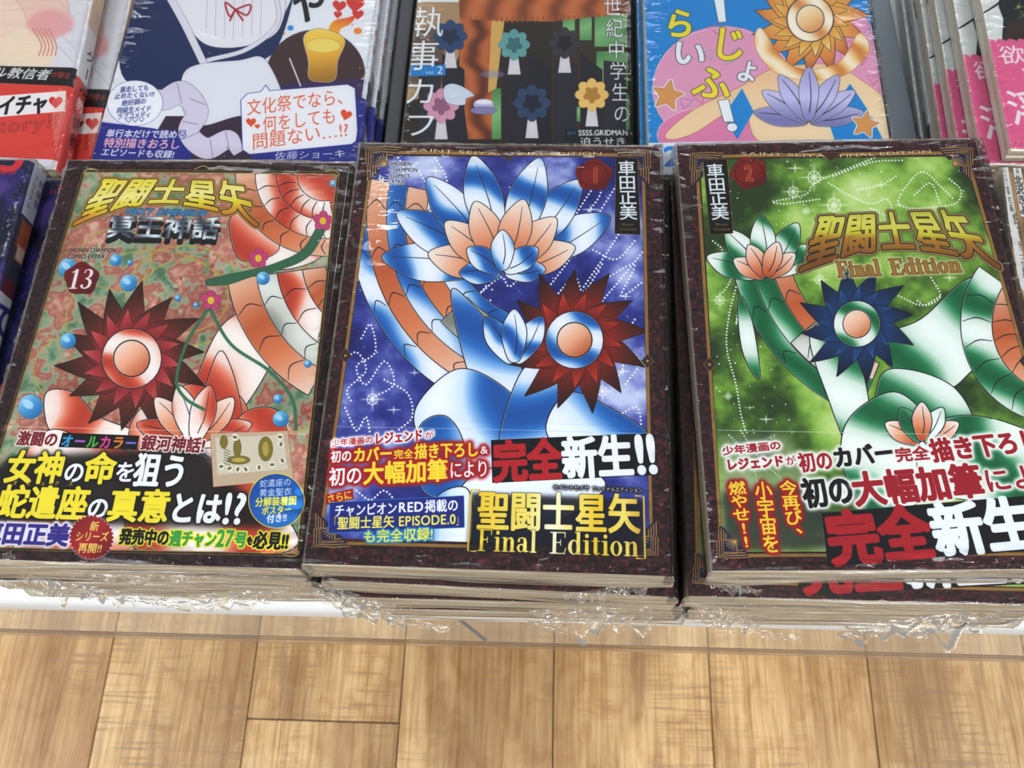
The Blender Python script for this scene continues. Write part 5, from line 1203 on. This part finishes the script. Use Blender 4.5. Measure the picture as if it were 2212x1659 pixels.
def build_table():
    yf = 0.0768
    root = empty('display_table', (0, .42, 0)); tag(root, 'white lacquered display table carrying all the book stacks', 'table')
    bm = bmesh.new(); bm_box(bm, -.85, .85, yf - .42, .62, ZT - .032, ZT, .010, 4)
    link('table_top', bm_mesh('table_top', bm, False), M_white, root)
    for p in root.children[0].data.polygons: p.use_smooth = True
    bm = bmesh.new()
    for a_ in ((-.80, .80, yf - .42 + .05, yf - .42 + .07), (-.80, .80, .55, .57), (-.80, -.78, yf - .42 + .07, .55), (.78, .80, yf - .42 + .07, .55)):
        bm_box(bm, a_[0], a_[1], a_[2], a_[3], ZT - .12, ZT - .032, .001, 1)
    link('apron', bm_mesh('apron', bm), M_white, root)
    for sx in (-.78, .78):
        for sy in (yf - .42 + .06, .56):
            bm = bmesh.new(); bm_box(bm, sx - .02, sx + .02, sy - .02, sy + .02, 0, ZT - .12, .003, 2)
            link('leg', bm_mesh('leg', bm), M_white, root)
    X, Y = at([1000, 1050], [1344, 1384], ZT - .075)
    d = Vector((X[1] - X[0], Y[1] - Y[0], 0)); n = d.length * 2.4
    bm = bmesh.new(); bm_box(bm, 0, n, -.0009, .0009, -.0015, .0015, .0003, 1)
    b_ = link('bracket', bm_mesh('bracket', bm), M_dark, root)
    b_.rotation_euler = (0, 0, math.atan2(d.y, d.x)); e_ = d.normalized() * (d.length - n)
    b_.location = (X[0] + e_.x, Y[0] + e_.y - .42, ZT - .075)
    return root
table = build_table()
def build_rail():
    """clear acrylic price rail along the near edge of the table: a ledge with a darker lip"""
    root = empty('price_rail', (0, .0768, ZT - .028))
    tag(root, 'clear acrylic price rail along the near edge of the white table', 'price rail')
    bm = bmesh.new(); bm_box(bm, -.85, .85, -.0092, .002, -.0012, 0, .0004, 1)
    link('ledge', bm_mesh('ledge', bm), M_acrylic, root)
    bm = bmesh.new(); bm_box(bm, -.85, .85, -.0108, -.0092, -.010, 0, .0005, 1)
    link('lip', bm_mesh('lip', bm), M_lip, root)
build_rail()

# ---------------------------------------------------------------- added slabs standing in for the dark shade between the rear stacks
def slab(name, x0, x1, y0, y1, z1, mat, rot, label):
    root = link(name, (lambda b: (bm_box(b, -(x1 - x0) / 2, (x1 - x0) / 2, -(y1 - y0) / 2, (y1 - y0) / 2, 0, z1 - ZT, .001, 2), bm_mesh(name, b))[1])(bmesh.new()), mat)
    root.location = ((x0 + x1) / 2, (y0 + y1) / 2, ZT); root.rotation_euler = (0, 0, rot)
    return tag(root, label, 'shade_slab')
slab('shade_slab', -.0985, -.0905, .30, .50, .728, plain('black_gap_shade', (.022, .022, .026), .6), D(-.6), 'added black slab as shade between the speech box comics and the curtain comics')
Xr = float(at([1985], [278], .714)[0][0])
slab('shade_slab', .1735, Xr - .0035, .297, .49, .7165, plain('slate_gap_shade', (.13, .155, .18), .5), D(1.0), 'added slate grey slab as shade in the gap left of the white spines')
# ---------------------------------------------------------------- the stacks
T = .0182; PIT = .0195
ORD = ['top', 'second', 'third', 'fourth', 'fifth']
mid = [(0, 0, 0), (.0050, -.0035, -.7), (.0072, -.0050, .6), (.0098, -.0058, 1.0)]
for i, (dx, dy, dr) in enumerate(mid):
    p = shift(PC, dx, dy, -i * PIT, dr)
    fl = [((.68, .040, .010, .1, 3.3),), ((-.90, .05, .014, .45, 7.1), (.55, .055, .012, .2, 9.4)), ((-.9, .05, .013, .5, 12.2), (.5, .06, .013, .3, 2.2)), ((-.75, .05, .010, .6, 14.2), (.55, .06, .016, .6, 6.6))][i]
    book('comic_book', 'middle', p, .148, .2100, T, ['wrapped comic with starry blue cover and red seal numbered 1, top of the middle stack', 'dark-bordered comic directly under the blue number 1 cover, sticking out right', 'third comic from the top of the middle stack, dark corner showing at lower left', 'lowest visible comic of the middle stack, nearest the table edge'][i],
         'blue volume one comics in the middle stack', obi=.063, variant=i, fine=i == 0, flaps=fl)
lef = [(0, 0, 0), (.0000, -.0005, -.5), (-.0020, -.0010, .6), (.0012, -.0005, .9)]
for i, (dx, dy, dr) in enumerate(lef):
    p = shift(PL, dx, dy, -i * .0175, dr)
    fl = [((.1, .06, .006, .3, 33.3),), ((-.55, .045, .015, .2, 17.1), (.6, .06, .010, .2, 19.4)), ((-.3, .05, .017, .4, 22.2),), ((.3, .07, .010, .6, 24.2),)][i]
    book('comic_book', 'left', p, .147, .2045, .0164, ['wrapped comic with red and green cover, dark seal numbered 13, atop left stack', 'second comic from the top of the left stack, under the number 13 cover', 'third comic from the top of the left stack, page edges behind torn film', 'lowest comic of the left stack, resting on the white table'][i],
         'volume thirteen comics in the left stack', obi=.063, variant=i, fine=i == 0, flaps=fl)
rig = [(0, 0, 0), (-.0042, -.0085, -1.7), (-.0005, -.0082, -1.0), (.0015, -.0078, -1.2)]
for i, (dx, dy, dr) in enumerate(rig):
    p = shift(PR, dx, dy, -i * PIT, dr)
    fl = [((-.84, .022, .010, .1, 43.3),), ((-.78, .030, .012, .3, 47.1), (.5, .06, .010, .2, 49.4)), ((-.78, .03, .012, .4, 52.2), (.4, .07, .012, .3, 42.2)), ((-.7, .06, .012, .5, 54.2), (.45, .08, .014, .6, 46.6))][i]
    book('comic_book', 'right', p, .146, .2085, T, ['wrapped comic with bright green cover and red seal numbered 2, top of the right stack', 'comic under the green number 2 cover, its left and near margins showing', 'third comic from the top of the right stack, page edges only', 'lowest comic of the right stack, nearest the table edge'][i],
         'green volume two comics in the right stack', obi=.063, variant=i, fine=i == 0, flaps=fl)
def stack(kind, pose, w, h, t, offs, labels, group, spine_left=(), obi=None, pitch=None, down_to=ZT):
    pitch = pitch or t + .0012
    for i, o in enumerate(offs):
        book('comic_book', kind, shift(pose, o[0], o[1], -i * pitch, o[2]), w, h, t, labels[i], group, obi=obi, spine_left=i in spine_left, variant=0)
stack('cafe', PM, .1505, .2100, .0080, [(0, 0, 0), (.0038, .001, 0), (.0072, -.001, .1), (.0110, 0, 0)],
      ['wrapped comic with navy, white and plum cover and orange-lettered speech box', 'second comic of the stack with the speech box cover, white spine showing', 'third comic of the stack with the speech box cover, white spine showing', 'lowest comic of the stack with the speech box cover, spine beside the dark gap'], 'speech box comics behind the left stack', pitch=.0084)
stack('butler', PB, .1272, .1820, .0155, [(0, 0, 0), (.0012, 0, 0)], ['wrapped comic with orange curtains and large white vertical title, volume 2', 'lower comic under the orange curtain cover'], 'curtain cover comics behind the middle stack', pitch=.0168)
stack('blue', PU, .1238, .1820, .0180, [(0, 0, 0), (-.0022, .001, 0), (-.0030, 0, 0)], ['wrapped comic with bright blue and pink cover and yellow title, behind the right stack', 'second comic under the bright blue and pink cover', 'lowest comic under the bright blue and pink cover'], 'blue and pink comics behind the right stack', pitch=.0192)
stack('red', PRED, .128, .1820, .0155, [(0, 0, 0), (.0135, -.001, -.3), (.0135, 0, 0)], ['wrapped comic with pale pink cover and red band, in the far left corner', 'red-banded comic below the far left one, sticking out to its right', 'lowest of the red-banded comics in the far left corner'], 'red band comics at the far left', pitch=.0165, obi=.068)
stack('five', PFIVE, .128, .1820, .0170, [(0, 0, 0), (.0195, .002, -1.2), (.0120, 0, -1), (.0120, 0, -1)], ['dark purple comic with big red 5 and pale spine at left picture edge', 'dark purple comic with a red 5, half under the one at the left edge', 'third of the dark purple comics at the left edge', 'lowest of the dark purple comics at the left edge'], 'purple number five comics at the left edge', pitch=.0180)
yo = []
for i, (u, hpx) in enumerate(((2175, 272), (2111, 278), (2066, 278), (2032, 278), (2011, 278), (1987, 278))):
    zi = PYOKU[2] - i * .0108
    X, Y = at([u, 2175], [278 if i else 272, 272], zi); X0, Y0 = at([2175], [272], PYOKU[2])
    yo.append((X[0] - X0[0], 0.0 - .0005 * i, -.5 * i / 3))
stack('yoku', PYOKU, .128, .1820, .0096, yo, ['pink scalloped comic with white lettering, topmost at the far right', 'second pink comic from the top of the fan at the far right', 'pink comic third from the top of the fanned stack at the far right', 'pink comic fourth from the top of the fanned stack at the far right',
      'comic with white spine showing beside the fanned page edges', 'comic with white spine beside the grey gap, lowest of the fan'], 'pink comics fanned at the far right', spine_left=(4, 5), pitch=.0108)
stack('strip', PSTRIP, .128, .1820, .0158, [(0, 0, 0), (.001, 0, 0), (-.002, 0, .4), (-.001, 0, 0)], ['brown comic with white name strips, cut by the right picture edge', 'second comic under the brown one with white name strips', 'third comic under the brown one with white name strips', 'lowest comic under the brown one with white name strips'], 'brown comics at the right edge', pitch=.0168)
